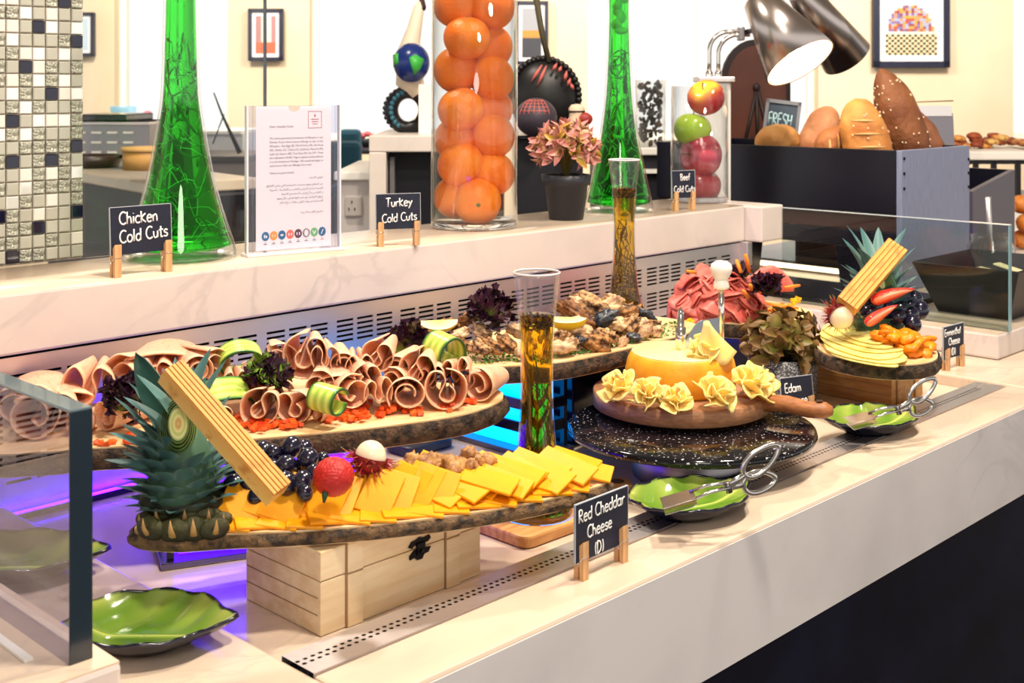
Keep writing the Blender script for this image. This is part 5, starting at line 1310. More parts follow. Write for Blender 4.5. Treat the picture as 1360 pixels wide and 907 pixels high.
# ---------------------------------------------------------------- lettuce
M_LET = mat('lettuce', vcol=True, rough=.5, spec=.35)
def lettuce_leaf(seed, c0, c1):
    rn = random.Random(seed); a0, a1, a2 = rn.uniform(0, 6), rn.uniform(0, 6), rn.uniform(0, 6)
    def fn(u, v):
        a = (u-.5)*3.3; w = v*v
        a += .10*w*math.sin(17*a+a1)
        r = (.12+.88*v)*(1-.10*abs(u-.5))*(1+.10*math.sin(6*a+a0)*v+.10*w*math.sin(27*a+a1)+.07*w*v*math.sin(61*u*3.3+a2))
        z = .20*w*math.sin(5*a+a0)+.17*w*v*math.sin(14*a+a1)+.10*w*w*math.sin(33*a+a2)+.05*noise.noise(Vector((a*3+seed, v*5, 0)))
        return (r*math.sin(a*.86), z-.25*w, r*math.cos(a*.86))
    return MB().grid(fn, 90, 10, cfn=lambda u, v: mixc(c0, c1, v*1.7-.45+.3*math.sin(13*u+a0))).mesh('leaf', M_LET)
PUR = [lettuce_leaf(s_, c0, c1) for s_, c0, c1 in ((1, (86, 110, 40), (58, 22, 46)), (2, (60, 60, 34), (44, 16, 38)), (3, (110, 130, 44), (70, 28, 48)), (4, (70, 40, 46), (50, 18, 44)))]
GRN = [lettuce_leaf(s_, c0, c1) for s_, c0, c1 in ((11, (150, 180, 70), (104, 136, 44)), (12, (120, 150, 50), (92, 70, 50)))]
def lettuce(label, px, py, d, rp, n, seed, green=.2, flatten=1.0, dark=True, updir=None):
    c = PD(px, py, d); rm = rp*d/FPX; rn = random.Random(seed)
    t = thing('lettuce', label, 'lettuce', c-Vector((0, 0, rm*.6)))
    for k in range(n):
        a = k*2.4+rn.uniform(-.3, .3); e = rn.uniform(-.1, 1.4)
        dr = Rv*math.cos(a)*math.cos(e)+Fv*math.sin(a)*math.cos(e)*.8+Vector((0, 0, math.sin(e)*flatten+.05))
        me = rn.choice(GRN) if rn.random() < green else rn.choice(PUR)
        tg = (Vector((0, 0, 1))-dr*dr.z).normalized()*rn.uniform(.6, 1)+dr*.45+Vector((rn.uniform(-.7, .7), rn.uniform(-.7, .7), 0))
        inst('leaf', me, t, dirM(Vector((0, 0, rm*.28))+dr*rm*rn.uniform(.25, .6), tg, up=dr, sc=rm*rn.uniform(.55, .8)))
    return t
lettuce('purple and green lettuce bunch at the left end of the chicken board', 162, 530, 1.15, 40, 17, 1, .22)
lettuce('tall purple lettuce bunch with green frills in the middle of the chicken board', 352, 500, 1.21, 42, 19, 2, .3)
lettuce('low purple lettuce bunch behind the right cucumber loop', 537, 453, 1.40, 36, 15, 3, .12, .6)
lettuce('large dark purple lettuce bunch on the mushroom board', 652, 412, 1.50, 40, 21, 4, .0)
lettuce('dark purple lettuce bunch on the beef log slice', 1015, 383, 1.80, 30, 18, 5, .0, .8)
lettuce('small dark lettuce sprig with carrot sticks above the beef', 985, 365, 1.84, 20, 10, 6, .05, 1)

# ---------------------------------------------------------------- cucumber ribbons
M_CUC = mat('cucumber', vcol=True, rough=.3, sss=.2, coat=.2)
def ribbon(label, px, py, d, rx, rz, wd, yaw, tilt=0, a0=0, a1=2*PI*.97, twist=.0):
    s = d/FPX
    def fn(u, v):
        a = a0+(a1-a0)*u; k = 1-.22*u
        return (rx*s*math.cos(a)*k+twist*wd*s*(v-.5)*math.sin(a), (v-.5)*wd*s, rz*s*math.sin(a)*k)
    def cf(u, v):
        e = abs(v-.5)*2
        return (20, 74, 26) if e > .93 else (90, 150, 44) if e > .84 else mixc((216, 228, 120), (160, 196, 70), .5+.5*math.sin(v*22))
    o = MB().grid(fn, 40, 16, cfn=cf).build('cucumber_ribbon', M_CUC)
    sm = o.modifiers.new('s', 'SOLIDIFY'); sm.thickness = .0022; sm.offset = 0
    o.matrix_world = MT(PD(px, py, d), (tilt, 0, CANG+yaw)); tag(o, label, 'cucumber', 'cucumber ribbons'); return o
ribbon('upright green cucumber loop between the chicken and mushroom boards', 588, 470, 1.30, 24, 28, 40, .75, .15, -.6)
ribbon('cucumber roll lying at the front of the chicken board', 435, 531, 1.168, 20, 19, 42, 1.05, .1, .4)
ribbon('cucumber loop standing behind the middle lettuce', 318, 478, 1.26, 30, 22, 34, .4, .3, .3)
ribbon('pale cucumber ribbon lying under the grilled stick', 298, 524, 1.19, 34, 12, 44, .5, .5, -.2, 3.4)

# ---------------------------------------------------------------- diced carrot and parsley (uncountable)
M_CAR = mat('carrot_dice', (226, 66, 20), .4, sss=.2, col2=(240, 110, 40), nscale=90)
rn = random.Random(31); cb = MB()
for (px, py, sx, sy, n) in ((140, 588, 22, 4, 8), (182, 584, 16, 10, 14), (322, 563, 22, 7, 46), (349, 566, 14, 6, 20), (382, 565, 14, 5, 20), (436, 556, 8, 4, 6), (470, 553, 26, 7, 40), (482, 541, 12, 6, 18), (505, 548, 5, 5, 4), (520, 545, 14, 5, 16), (548, 545, 10, 3, 8), (555, 550, 7, 3, 8), (590, 540, 12, 4, 10), (608, 535, 12, 6, 18), (625, 530, 8, 4, 14), (300, 548, 10, 8, 8)):
    for k in range(n):
        x = px+rn.gauss(0, sx*.5); y = py+rn.gauss(0, sy*.5); p = P(x, max(min(y, lerp_tab([(0, 596), (130, 590), (400, 573), (600, 550), (668, 526)], x)), 520), HC+.002)
        e = rn.uniform(.0018, .0030)
        cb.box((-e, -e, -e*.7), (e*1.2, e, e*.7), MT(p+Vector((0, 0, .004*rn.random() if n > 15 else 0)), (rn.uniform(-.4, .4), rn.uniform(-.4, .4), rn.uniform(0, 3))))
o = cb.build('diced_carrot', M_CAR, smooth=False); tag(o, 'scattered tiny orange red carrot dice along the chicken board', 'carrot', None, 'stuff')
pb = MB(); pb2 = MB()
edM = [(614, 489), (640, 488), (740, 481), (800, 470), (860, 456), (905, 445), (920, 438)]
for k in range(620):
    x = rn.uniform(596, 905); yb = lerp_tab(edM, x)-4; y = yb-abs(rn.gauss(0, 1))*8-2
    if x > 870: y = yb-rn.random()*16
    p = P(x, y, HM+.0012+.004*rn.random()*rn.random()); e = rn.uniform(.0012, .0030)
    (pb if k % 3 else pb2).add([(-e, -e*.6, 0), (e, -e*.4, .0006), (e*.6, e*.7, 0), (-e*.5, e*.8, .0010)], [(0, 1, 2, 3)], MT(p, (rn.uniform(-.9, .9), rn.uniform(-.9, .9), rn.uniform(0, 6))))
for b, c in ((pb, (40, 112, 34)), (pb2, (84, 150, 50))):
    pass
pb.v += pb2.v and []
o = pb.build('chopped_parsley', mat('parsley_dark', (44, 116, 36), .6), smooth=False); tag(o, 'dark chopped parsley sprinkled along the mushroom board edge', 'parsley', None, 'stuff')
o = pb2.build('chopped_parsley', mat('parsley_light', (96, 160, 60), .6), smooth=False); tag(o, 'lighter green parsley bits among the dark parsley', 'parsley', None, 'stuff')

# ---------------------------------------------------------------- mushrooms, fish and lemon
def chunk(seed, e=(1, .62, .5), a=.5):
    off = Vector((seed*3.7, seed*1.3, 0))
    return MB().ell((0, 0, 0), e, 30, 20, fn=lambda d: 1+a*noise.noise(d*1.5+off)+.30*noise.noise(d*3.3+off)+.14*noise.noise(d*8+off))
mm_b = [chunk(i, (1, .6, .42)).mesh('piece', mat('grilled_brown_%d' % i, c, .55, col2=(64, 36, 22), nscale=2.5, nsharp=(.42, .62), bump=.5, bscale=9)) for i, c in enumerate(((184, 130, 76), (206, 156, 104), (150, 98, 58)))]
mm_w = [chunk(i+5, (1, .60, .44), .4).mesh('piece', mat('grilled_pale_%d' % i, c, .5, col2=(120, 76, 46), nscale=2, nsharp=(.45, .68))) for i, c in enumerate(((222, 186, 144), (196, 158, 118)))]
mm_k = [chunk(9, (1, .6, .4)).mesh('piece', mat('fish_skin', (44, 50, 62), .3, col2=(110, 112, 116), nscale=3, nsharp=(.5, .7)))]
dF = lambda x: P(x, lerp_tab(edM, x), HM).dot(Vector((FX, FY, 0)))
grp = {'b': [], 'w': [], 'k': []}
rn = random.Random(41)
def piece(px, py, d, r, kind, yaw=None):
    me = rn.choice({'b': mm_b, 'w': mm_w, 'k': mm_k}[kind]); s = r*d/FPX
    o = inst('grilled_piece', me, None, MT(PD(px, py, d), (rn.uniform(-.5, .5), rn.uniform(-.7, .7), CANG+(rn.uniform(-1, 1) if yaw is None else yaw)), s))
    grp[kind].append(o); return o
for (px, py, dd, r, kd) in ((603, 467, .03, 12, 'b'), (626, 462, .05, 15, 'b'), (640, 461, .03, 17, 'b'), (657, 460, .03, 18, 'b'), (674, 457, .03, 17, 'b'), (690, 470, .02, 12, 'w'), (612, 443, .06, 16, 'w'), (600, 432, .08, 15, 'b'), (615, 428, .09, 18, 'b'), (632, 418, .10, 17, 'b'), (640, 440, .07, 18, 'w'), (690, 440, .07, 20, 'w'), (612, 455, .05, 14, 'b'),
    (748, 460, .025, 24, 'w'), (742, 448, .04, 20, 'b'), (768, 452, .03, 15, 'k'), (790, 455, .025, 28, 'b'), (775, 440, .05, 22, 'w'), (805, 446, .03, 18, 'b'), (826, 455, .02, 12, 'w'), (842, 448, .02, 13, 'k'), (855, 442, .025, 16, 'w'), (870, 440, .025, 13, 'w'),
    (762, 412, .09, 24, 'b'), (785, 404, .10, 28, 'b'), (808, 408, .09, 26, 'w'), (830, 415, .08, 22, 'b'), (800, 425, .06, 24, 'k'), (775, 425, .07, 22, 'b'), (820, 430, .05, 20, 'w'), (835, 432, .045, 20, 'b'), (848, 430, .05, 19, 'w'), (858, 422, .07, 22, 'k'), (868, 430, .05, 14, 'b'), (745, 408, .10, 18, 'b'), (815, 399, .11, 16, 'w'), (760, 432, .05, 20, 'w'), (725, 450, .05, 18, 'w'), (770, 400, .11, 14, 'w'), (845, 412, .09, 16, 'b')):
    piece(px, py, dF(px)+dd, r*.92, kd)
for kd, lb_ in (('b', 'browned grilled mushroom piece on the mushroom board, %s brown one from the left'), ('w', 'pale grilled piece on the mushroom board, %s pale one from the left'), ('k', 'dark blue skinned fish piece on the mushroom board, %s from the left')):
    for o in grp[kd]: tag(o, 'x', 'mushroom' if kd != 'k' else 'fish', 'grilled pieces on the mushroom board')
    ordinals(grp[kd], lb_)
def lemon(label, px, py, d, r, yaw, roll):
    t = thing('lemon_wedge', label, 'lemon', PD(px, py, d)); s = r*d/FPX
    def fn(u, v):
        a = -PI/2+PI*u; b_ = -.55+1.1*v
        return (s*math.sin(a), s*.62*math.cos(a)*math.cos(b_), s*.62*math.cos(a)*math.sin(b_))
    M = MT((0, 0, 0), (roll, 0, CANG+PI+yaw))
    o = MB().grid(fn, 18, 8).build('peel', mat('lemon_peel', (232, 200, 40), .4, bump=.2, bscale=300), t); o.matrix_local = M
    for sg in (-1, 1):
        g = MB(); pts = [(0, 0, 0)]+[(s*.97*math.sin(a), s*.6*math.cos(a)*math.cos(.55), sg*s*.6*math.cos(a)*math.sin(.55)) for a in [-PI/2+PI*i/16 for i in range(17)]]
        g.add(pts, [(0, i, i+1) for i in range(1, 17)], None, [(240, 214, 90)]+[(246, 238, 190)]*17)
        o = g.build('flesh', mat('lemon_flesh', vcol=True, rough=.3, sss=.3), t); o.matrix_local = M
lemon('pale lemon wedge at the left end of the mushroom board', 582, 425, 1.48, 27, .2, -1.25)
lemon('yellow lemon wedge resting on the grilled pieces right of the oil vase', 752, 421, 1.50, 28, -.2, -.85)

# ---------------------------------------------------------------- cheddar slices
M_CHD = mat('cheddar', (250, 172, 12), .38, sss=.25, sssr=(.012, .006, .002), col2=(244, 156, 6), nscale=14)
edF = [(178, 703), (230, 712), (305, 708), (400, 704), (520, 694), (645, 678), (740, 660), (795, 645)]
rn = random.Random(51)
def slab_mesh(w, d):
    q = [(-w/2, -d/2), (w/2, -d/2*.94), (w/2*.96, d/2), (-w/2*1.02, d/2*.97)]
    return MB().prism(q, -.0013, .0013).mesh('slice', M_CHD, False)
chm = [slab_mesh(.034, .036), slab_mesh(.030, .040), slab_mesh(.038, .034)]
objs = []
def cheddar(p, tilt, roll, yaw, me):
    o = inst('cheddar_slice', me, None, MT(p, (tilt, roll, yaw)), None); fin(o, bevel=.0005, segs=1)
    tag(o, 'x', 'cheese slice', 'cheddar slices on the front board'); objs.append(o)
for i in range(15):      # lower layer peeking out at the front
    px = 306+(760-306)*i/14; e = lerp_tab(edF, px)
    p = P(px, e-4, HF)+Fv*.012+Vector((0, 0, .0040))
    cheddar(p, .12+.02*math.sin(i), .10, CANG+.1+.25*math.sin(i*2.1), chm[(i+1) % 3])
N_ = 15
for i in range(N_):      # upright leaning slices of the left half, each tucked behind the one before
    px = 318+(575-318)*i/(N_-1); e = lerp_tab(edF, px)
    p = P(px, e-7-3*math.sin(i*1.7), HF)+Fv*(.0155+.0004*i)+Vector((0, 0, .0165))
    cheddar(p, .80+.04*math.sin(i*2.3), .26, CANG-.06-.02*i+.13*math.sin(i*1.9), chm[i % 3])
long_ = [slab_mesh(.056, .030), slab_mesh(.060, .026), slab_mesh(.050, .031), slab_mesh(.064, .024)]
for i in range(24):      # long slices fanned in leaning stacks over the right half
    f = i/23; px = 560+(770-560)*f; e = lerp_tab(edF, px)
    p = P(px, e-9-4*math.sin(i*2.7), HF)+Fv*(.017+.010*((i*5) % 3)/2)+Vector((0, 0, .0080+.0045*math.sin(PI*min(1, f*1.25))+.0020*((i*7) % 4)))
    cheddar(p, .34+.07*math.sin(i*1.9), .22-.08*f+.03*math.sin(i*3.3), CANG-.50+.24*math.sin(i*1.7), long_[i % 4])
cheddar(P(585, 664, HF)+Fv*.012+Vector((0, 0, .0175)), .56, .20, CANG-.50, slab_mesh(.058, .034))
ordinals(objs, 'thin orange cheddar slice on the front board, %s from the pineapple end')

# walnuts
wm = [MB().ell((0, 0, 0), (.011, .0085, .008), 20, 14, fn=lambda d, k=k: 1+.30*noise.noise(d*3.2+Vector((k*5, 0, 0)))+.18*noise.noise(d*7+Vector((k, 3, 0)))).mesh('walnut', mat('walnut', (196, 146, 86), .5, col2=(128, 80, 40), nscale=130)) for k in range(3)]
objs = []
for i, (px, py, dd) in enumerate(((532, 622, .07), (548, 617, .075), (563, 613, .075), (577, 617, .07), (588, 615, .075), (600, 618, .07), (614, 620, .07), (622, 606, .08), (632, 612, .075), (644, 616, .08), (570, 624, .06), (605, 624, .06), (626, 622, .06))):
    d = lerp_tab([(178, .972), (400, .98), (645, 1.031), (800, 1.09)], px)+dd*.85
    o = inst('walnut', wm[i % 3], None, MT(PD(px, py, d), (i, i*1.7, i*.6), .8+.2*(i % 2))); tag(o, 'x', 'walnut', 'walnut halves behind the cheddar'); objs.append(o)
ordinals(objs, 'crinkled walnut half behind the cheddar slices, %s from the left')

# grapes
M_GRP = mat('black_grape', (10, 10, 26), .2, col2=(26, 25, 56), nscale=30, coat=.5, sss=.1)
gm = MB().ell((0, 0, 0), (1, 1, 1.12), 20, 14).mesh('grape', M_GRP)
def grapes(lst, d0, grp_, fmt):
    objs = []
    for (px, py, r, dd) in lst:
        d = d0+dd; o = inst('grape', gm, None, MT(PD(px, py, d), (.6*math.sin(px), .7*math.cos(py), px), r*d/FPX)); tag(o, 'x', 'grape', grp_); objs.append(o)
    ordinals(objs, fmt)
grapes([(350, 600, 14, .06), (362, 603, 13, .055), (387, 594, 14, .06), (403, 597, 13, .07), (361, 622, 13, .04), (379, 619, 14, .04), (409, 610, 14, .045), (428, 611, 10, .06), (312, 622, 14, .05), (330, 612, 13, .06),
        (310, 645, 15, .03), (332, 640, 15, .03), (352, 645, 14, .025), (380, 642, 15, .02), (402, 640, 14, .02), (418, 628, 12, .03), (392, 625, 13, .05), (340, 660, 12, .02), (405, 655, 11, .012), (300, 655, 13, .03)],
       .995, 'black grapes on the front board', 'black grape on the front board, %s from the pineapple crown')
dE = 1.66
grapes([(1155, 398, 12, .05), (1172, 393, 11, .05), (1163, 407, 12, .03), (1186, 397, 12, .06), (1178, 412, 12, .03), (1195, 411, 12, .035), (1200, 395, 11, .06), (1207, 406, 11, .05), (1215, 397, 11, .06), (1222, 412, 12, .045), (1208, 418, 12, .03), (1192, 421, 11, .02), (1212, 430, 11, .015), (1154, 415, 11, .02), (1147, 408, 11, .03), (1176, 400, 11, .07)],
       dE, 'black grapes by the emmenthal', 'black grape above the apricots, %s from the left of its cluster')

# lychee and rambutans
t = thing('lychee', 'round red bumpy lychee in front of the black grapes', 'lychee', PD(443, 633, .995)); s = .995/FPX
MB().ell((0, 0, 0), (27*s, 27*s, 25.5*s), 72, 54, fn=lambda d: 1+.05*math.sin(26*d.x)*math.sin(26*d.y+3)*math.sin(24*d.z),
         c=lambda d: mixc((186, 32, 28), (236, 132, 66), -d.z*1.2-.3+.3*d.x)).build('fruit', mat('lychee_skin', vcol=True, rough=.45, bump=.5, bscale=260), t)
MB().tube([(-18*s, -6*s, -6*s), (-23*s, -12*s, -16*s), (-25*s, -12*s, -26*s)], [.001, .003, .001], 6, flat=.4).build('leaf', mat('dark_leaf', (34, 66, 34), .5), t)
def rambutan(label, px, py, d, r, fdir, seed):
    t = thing('rambutan', label, 'rambutan', PD(px, py, d)); s = r*d/FPX; rn = random.Random(seed); f = Vector(fdir).normalized()
    MB().ell((0, 0, 0), (s*.96, s*.96, s*1.0), 24, 16).build('flesh', mat('rambutan_flesh', (244, 220, 190), .25, sss=.4, coat=.3), t)
    sh = MB(); M = dirM((0, 0, 0), -f)
    sh.grid(lambda u, v: (1.06*s*math.sin(v*1.65)*math.cos(2*PI*u), 1.06*s*math.sin(v*1.65)*math.sin(2*PI*u), 1.06*s*math.cos(v*1.65)), 26, 10)
    sh.build('shell', mat('rambutan_red', (150, 26, 40), .45, col2=(96, 18, 30), nscale=60), t).matrix_local = M
    sp = MB()
    for k in range(130):
        z = rn.uniform(-.05, 1); a = rn.uniform(0, 2*PI); q = math.sqrt(max(0, 1-z*z)); n_ = Vector((q*math.cos(a), q*math.sin(a), z))
        b_ = n_+Vector((rn.uniform(-.3, .3), rn.uniform(-.3, .3), rn.uniform(-.3, .3)))
        L_ = rn.uniform(.5, .85)*s
        p0 = n_*1.05*s; p1 = p0+b_*L_*.6; p2 = p0+b_*L_+Vector((0, 0, -.12*s))
        sp.tube([p0, p1, p2], [.0008, .0005, .0001], 4, c=[(150, 24, 44)]*4+[(170, 60, 50)]*4+[(150, 150, 60)]*4)
    o = sp.build('spines', mat('rambutan_spine', vcol=True, rough=.5), t); o.matrix_local = M; o['kind'] = 'stuff'
rambutan('half peeled rambutan with white top behind the cheddar slices', 492, 607, 1.05, 22, (.25, -.1, .95), 3)
rambutan('half peeled rambutan with a pale front on the emmenthal', 1117, 420, 1.65, 17, (-.5, -.75, -.45), 5)

# grilled sticks
M_STK = mat('grilled_stick', vcol=True, rough=.5, col2=(190, 120, 40), nscale=60, nsharp=(.55, .72))
def stick(label, a, b, w, th, up):
    a, b = Vector(a), Vector(b); L_ = (b-a).length; M = dirM(a, b-a, up)
    prof = []; cs = []
    n = 5
    for k in range(n):
        x0 = -w/2+w*k/n; x1 = x0+w/n
        for x, y, c in ((x0+.0003, th/2, (222, 156, 64)), (x1-w/n*.22, th/2, (216, 148, 56)), (x1-w/n*.12, th/2-.0008, (160, 98, 36)), (x1-.0002, th/2-.0008, (166, 104, 40))): prof.append((x, y)); cs.append(c)
    prof += [(w/2, th/2-.001), (w/2, -th/2), (-w/2, -th/2)]; cs += [(224, 170, 84), (232, 192, 112), (226, 176, 92)]
    m = 14; v = []; f = []; cc = []
    for j in range(m+1):
        for (x, y), c in zip(prof, cs):
            k = 1+.03*noise.noise(Vector((x*90, y*90, j*.8)))
            v.append((x*k, y*k, L_*j/m)); cc.append(c)
    k_ = len(prof)
    for j in range(m):
        for i in range(k_): f.append((j*k_+i, j*k_+(i+1) % k_, (j+1)*k_+(i+1) % k_, (j+1)*k_+i))
    f.append(tuple(range(k_))); f.append(tuple(range(m*k_, (m+1)*k_)))
    o = MB().add(v, f, M, cc).build('grilled_stick', M_STK, smooth=False)
    return tag(o, label, 'bread stick')
stick('grilled ridged golden stick leaning on the left pineapple crown', PD(370, 656, .955), PD(226, 492, .99), .0195, .017, RFU(.72, -.7, .55))
stick('grilled ridged golden stick leaning up from the emmenthal slice', PD(1124, 406, 1.64), PD(1191, 328, 1.70), .030, .016, RFU(-.35, -.9, .25))

# pineapple crowns
PLM = []
for k, (L_, Wd, cu) in enumerate(((.028, .0095, .35), (.034, .0095, .30), (.050, .0085, .20))):
    def fn(u, v, L_=L_, Wd=Wd, cu=cu):
        w_ = Wd*(1-v)**.75*(1.0+.5*v); x = (u-.5)*2*w_
        return (x, -cu*L_*v*v*1.2-.45*x*x/Wd*-1, L_*v)
    PLM.append(MB().grid(fn, 4, 8, cfn=lambda u, v: mixc((124, 160, 150) if abs(u-.5) < .3 else (186, 204, 184), (52, 94, 98), .1+v*.8)).mesh('leaf', mat('crown_leaf', vcol=True, rough=.45, col2=(52, 98, 98), nscale=26, nsharp=(.5, .9), spec=.4)))
def crown(label, base, axis, sc, cut, cutn, cutr, seed, skip, rows=10, skin=True):
    """base point, axis direction, cut face centre offset / normal"""
    t = thing('pineapple_crown', label, 'pineapple', base)
    ax = Vector(axis).normalized(); A = dirM((0, 0, 0), ax, up=-Fv)
    rn = random.Random(seed); H_ = .082*sc
    core = MB().lathe([(0, 0), (.026*sc, .002*sc), (.028*sc, .02*sc), (.024*sc, .05*sc), (.016*sc, .075*sc), (0, .080*sc)], 20)
    core.build('core', mat('crown_core', (70, 104, 80), .6), t).matrix_local = A
    for r in range(rows):
        f = r/(rows-1); z = .004*sc+H_*.90*f; rad = lerp_tab([(0, .027), (.02, .028), (.05, .024), (.08, .014)], z/sc)*sc
        n = 11 if r < 6 else 8
        for k in range(n):
            a = 2*PI*(k+.5*(r % 2))/n+rn.uniform(-.12, .12)
            d0 = Vector((math.cos(a), math.sin(a), 0)); w = A.to_3x3() @ d0
            if skip(w, f): continue
            me = PLM[0] if r < 3 or (w.dot(Fv) < -.25 and r < 8) else PLM[1] if r < 6 else PLM[2]
            tilt = (.82-.60*f if w.dot(Fv) > -.3 else .72-.45*f)+rn.uniform(-.08, .08)
            ld = (d0*math.sin(tilt)+Vector((0, 0, math.cos(tilt)))).normalized()
            M = A @ (dirM(d0*rad*.86+Vector((0, 0, z)), ld, up=(-d0)) @ Matrix.Rotation(0, 4, 'Z'))
            M = M @ Matrix.Scale(sc*rn.uniform(.85, 1.15), 4)
            inst('leaf', me, t, M)
    c = Vector(cut); cm = dirM(c, cutn, up=(0, 0, 1)) @ Matrix.Diagonal((cutr[0], cutr[1], 1, 1))
    cf = [(226, 196, 120), (206, 160, 84), (236, 226, 150), (190, 206, 110), (232, 230, 160), (110, 150, 70)]
    MB().lathe([(0, .001), (.22, .001), (.45, .001), (.62, .0008), (.82, .0006), (1, 0)], 32, c=cf).build('cut_heart', mat('crown_cut', vcol=True, rough=.5), t).matrix_local = cm
    for k in range(5):
        r0 = 1.05+.19*k; z0 = -.0015-.0035*k
        MB().lathe([(r0, z0), (r0+.10, z0-.006), (r0+.16, z0-.016-.003*k)], 32, c=[(186, 208, 120), (90, 136, 66), (40, 84, 60)]).build('cut_sheath', mat('crown_sheath', vcol=True, rough=.5), t).matrix_local = cm
    return t
cb_ = P(243, 690, HF)
def skipL(w, f):
    l = w.dot(Rv); b_ = w.dot(Fv)
    return (f > .68 and b_ < -.30) or (f > .5 and l > .15 and b_ < .5)
t = crown('blue green pineapple crown with a cut heart at the left of the front board', (cb_.x, cb_.y, HF+.006), RFU(-.05, .02, 1), 1.0,
          RFU(.0035, -.027, .080), RFU(.22, -.86, .34), (.0078, .0135), 3, skipL)
big = MB().grid(lambda u, v: ((u-.5)*.024*math.sin(PI*min(1, .25+.75*v))**.7, -.012*v*v+.25*abs(u-.5)*.02, .060*v), 4, 8, cfn=lambda u, v: mixc((44, 90, 72), (24, 66, 58), v)).mesh('leaf', MATS['crown_leaf'])
pb0 = PD(224, 556, 1.01)-t.location
inst('leaf', big, t, dirM(pb0, RFU(-.50, .0, .86), up=-Fv))
for (x, y, dx, dz, L_) in ((205, 560, -.55, .8, 1), (198, 590, -.75, .65, 1), (190, 610, -.85, .5, .9), (212, 540, -.42, .9, 1.0)):
    inst('leaf', PLM[2], t, dirM(PD(x+22, y+22, 1.0)-t.location, RFU(dx, -.1, dz), up=RFU(.3, -.2, .8), sc=L_))
# skin base of the crown
sk = MB(); eyes = []
M_SKIN = mat('pineapple_skin', (58, 62, 34), .6, col2=(30, 34, 24), nscale=60, bump=.4, bscale=120)
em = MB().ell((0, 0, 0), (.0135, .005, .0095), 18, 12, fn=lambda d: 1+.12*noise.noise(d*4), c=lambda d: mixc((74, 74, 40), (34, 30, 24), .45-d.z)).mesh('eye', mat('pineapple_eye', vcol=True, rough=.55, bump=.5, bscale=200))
bm_ = MB().tube([(0, -.004, -.003), (0, -.008, .003), (0, -.009, .011)], [.0032, .0022, .0002], 6, c=[(190, 150, 96)]*18, flat=.5).mesh('bract', mat('pine_bract', vcol=True, rough=.6))
MB().ell((0, 0, .010), (.036, .028, .014), 22, 12, Matrix.Rotation(CANG, 4, 'Z')).build('skin_base', M_SKIN, t)
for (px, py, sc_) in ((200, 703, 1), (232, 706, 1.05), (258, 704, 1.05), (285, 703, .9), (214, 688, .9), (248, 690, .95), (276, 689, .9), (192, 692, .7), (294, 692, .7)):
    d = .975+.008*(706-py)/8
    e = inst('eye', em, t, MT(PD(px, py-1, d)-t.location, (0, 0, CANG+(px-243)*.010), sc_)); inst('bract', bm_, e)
rc_ = PD(1167, 415, 1.72)
def skipR(w, f): return (w.dot(Fv) < -.5 and f > .6)
crown('smaller pineapple crown behind the grilled stick on the emmenthal slice', (rc_.x, rc_.y, HE+.001), RFU(.02, .06, 1), 1.22,
      RFU(-.010, -.026, .078), RFU(-.30, -.85, .3), (.011, .019), 8, skipR, 8)

# ---------------------------------------------------------------- emmenthal, apricots, strawberries
M_EMM = mat('emmenthal', (250, 220, 116), .4, sss=.3, sssr=(.012, .008, .003), col2=(250, 232, 150), nscale=10)
objs = []
def patch(px_pts, h, tilt=0, th=.0022):
    pts = [P(x, y, h) for x, y in px_pts]; c = sum(pts, Vector())/len(pts)
    q = smooth_closed([(p.x-c.x, p.y-c.y) for p in pts], 3)
    if sum(a.x*b.y-b.x*a.y for a, b in zip(q, q[1:]+q[:1])) < 0: q.reverse()
    q = [v+Vector((.0009*noise.noise(Vector((v.x*300, v.y*300, h*999))), .0009*noise.noise(Vector((v.x*300, v.y*300, 7))))) for v in q]
    o = MB().prism([(v.x, v.y) for v in q], 0, th).build('emmenthal_slice', M_EMM, smooth=False, loc=c, rot=(tilt, 0, 0)); fin(o, bevel=.0006, segs=1)
    tag(o, 'x', 'cheese slice', 'emmenthal slices'); objs.append(o)
for i, pl in enumerate(([(1100, 468), (1130, 480), (1180, 488), (1192, 484), (1150, 460), (1110, 452)], [(1094, 460), (1120, 474), (1178, 484), (1205, 476), (1165, 452), (1110, 440)], [(1089, 450), (1115, 466), (1165, 478), (1200, 470), (1180, 447), (1130, 432), (1096, 436)],
                        [(1088, 444), (1110, 456), (1150, 468), (1186, 468), (1206, 461), (1180, 444), (1150, 432), (1110, 430)], [(1092, 438), (1112, 449), (1150, 461), (1186, 462), (1176, 441), (1140, 430), (1105, 430)], [(1110, 434), (1130, 450), (1168, 458), (1180, 447), (1160, 432), (1130, 428)])):
    patch(pl, HE+.0008+.0030*i)
for i, o in enumerate(objs): o['label'] = 'ragged pale yellow emmenthal slice on the oval log slice, %s from the bottom' % ordw(i)
M_APR = mat('dried_apricot', (244, 152, 20), .4, sss=.35, sssr=(.008, .004, .001), col2=(226, 124, 8), nscale=120)
am = [MB().ell((0, 0, 0), (.0125, .0095, .0055), 16, 10, fn=lambda d, k=k: 1+.28*noise.noise(d*2.2+Vector((k*4, 0, 0)))).mesh('apricot', M_APR) for k in range(4)]
objs = []
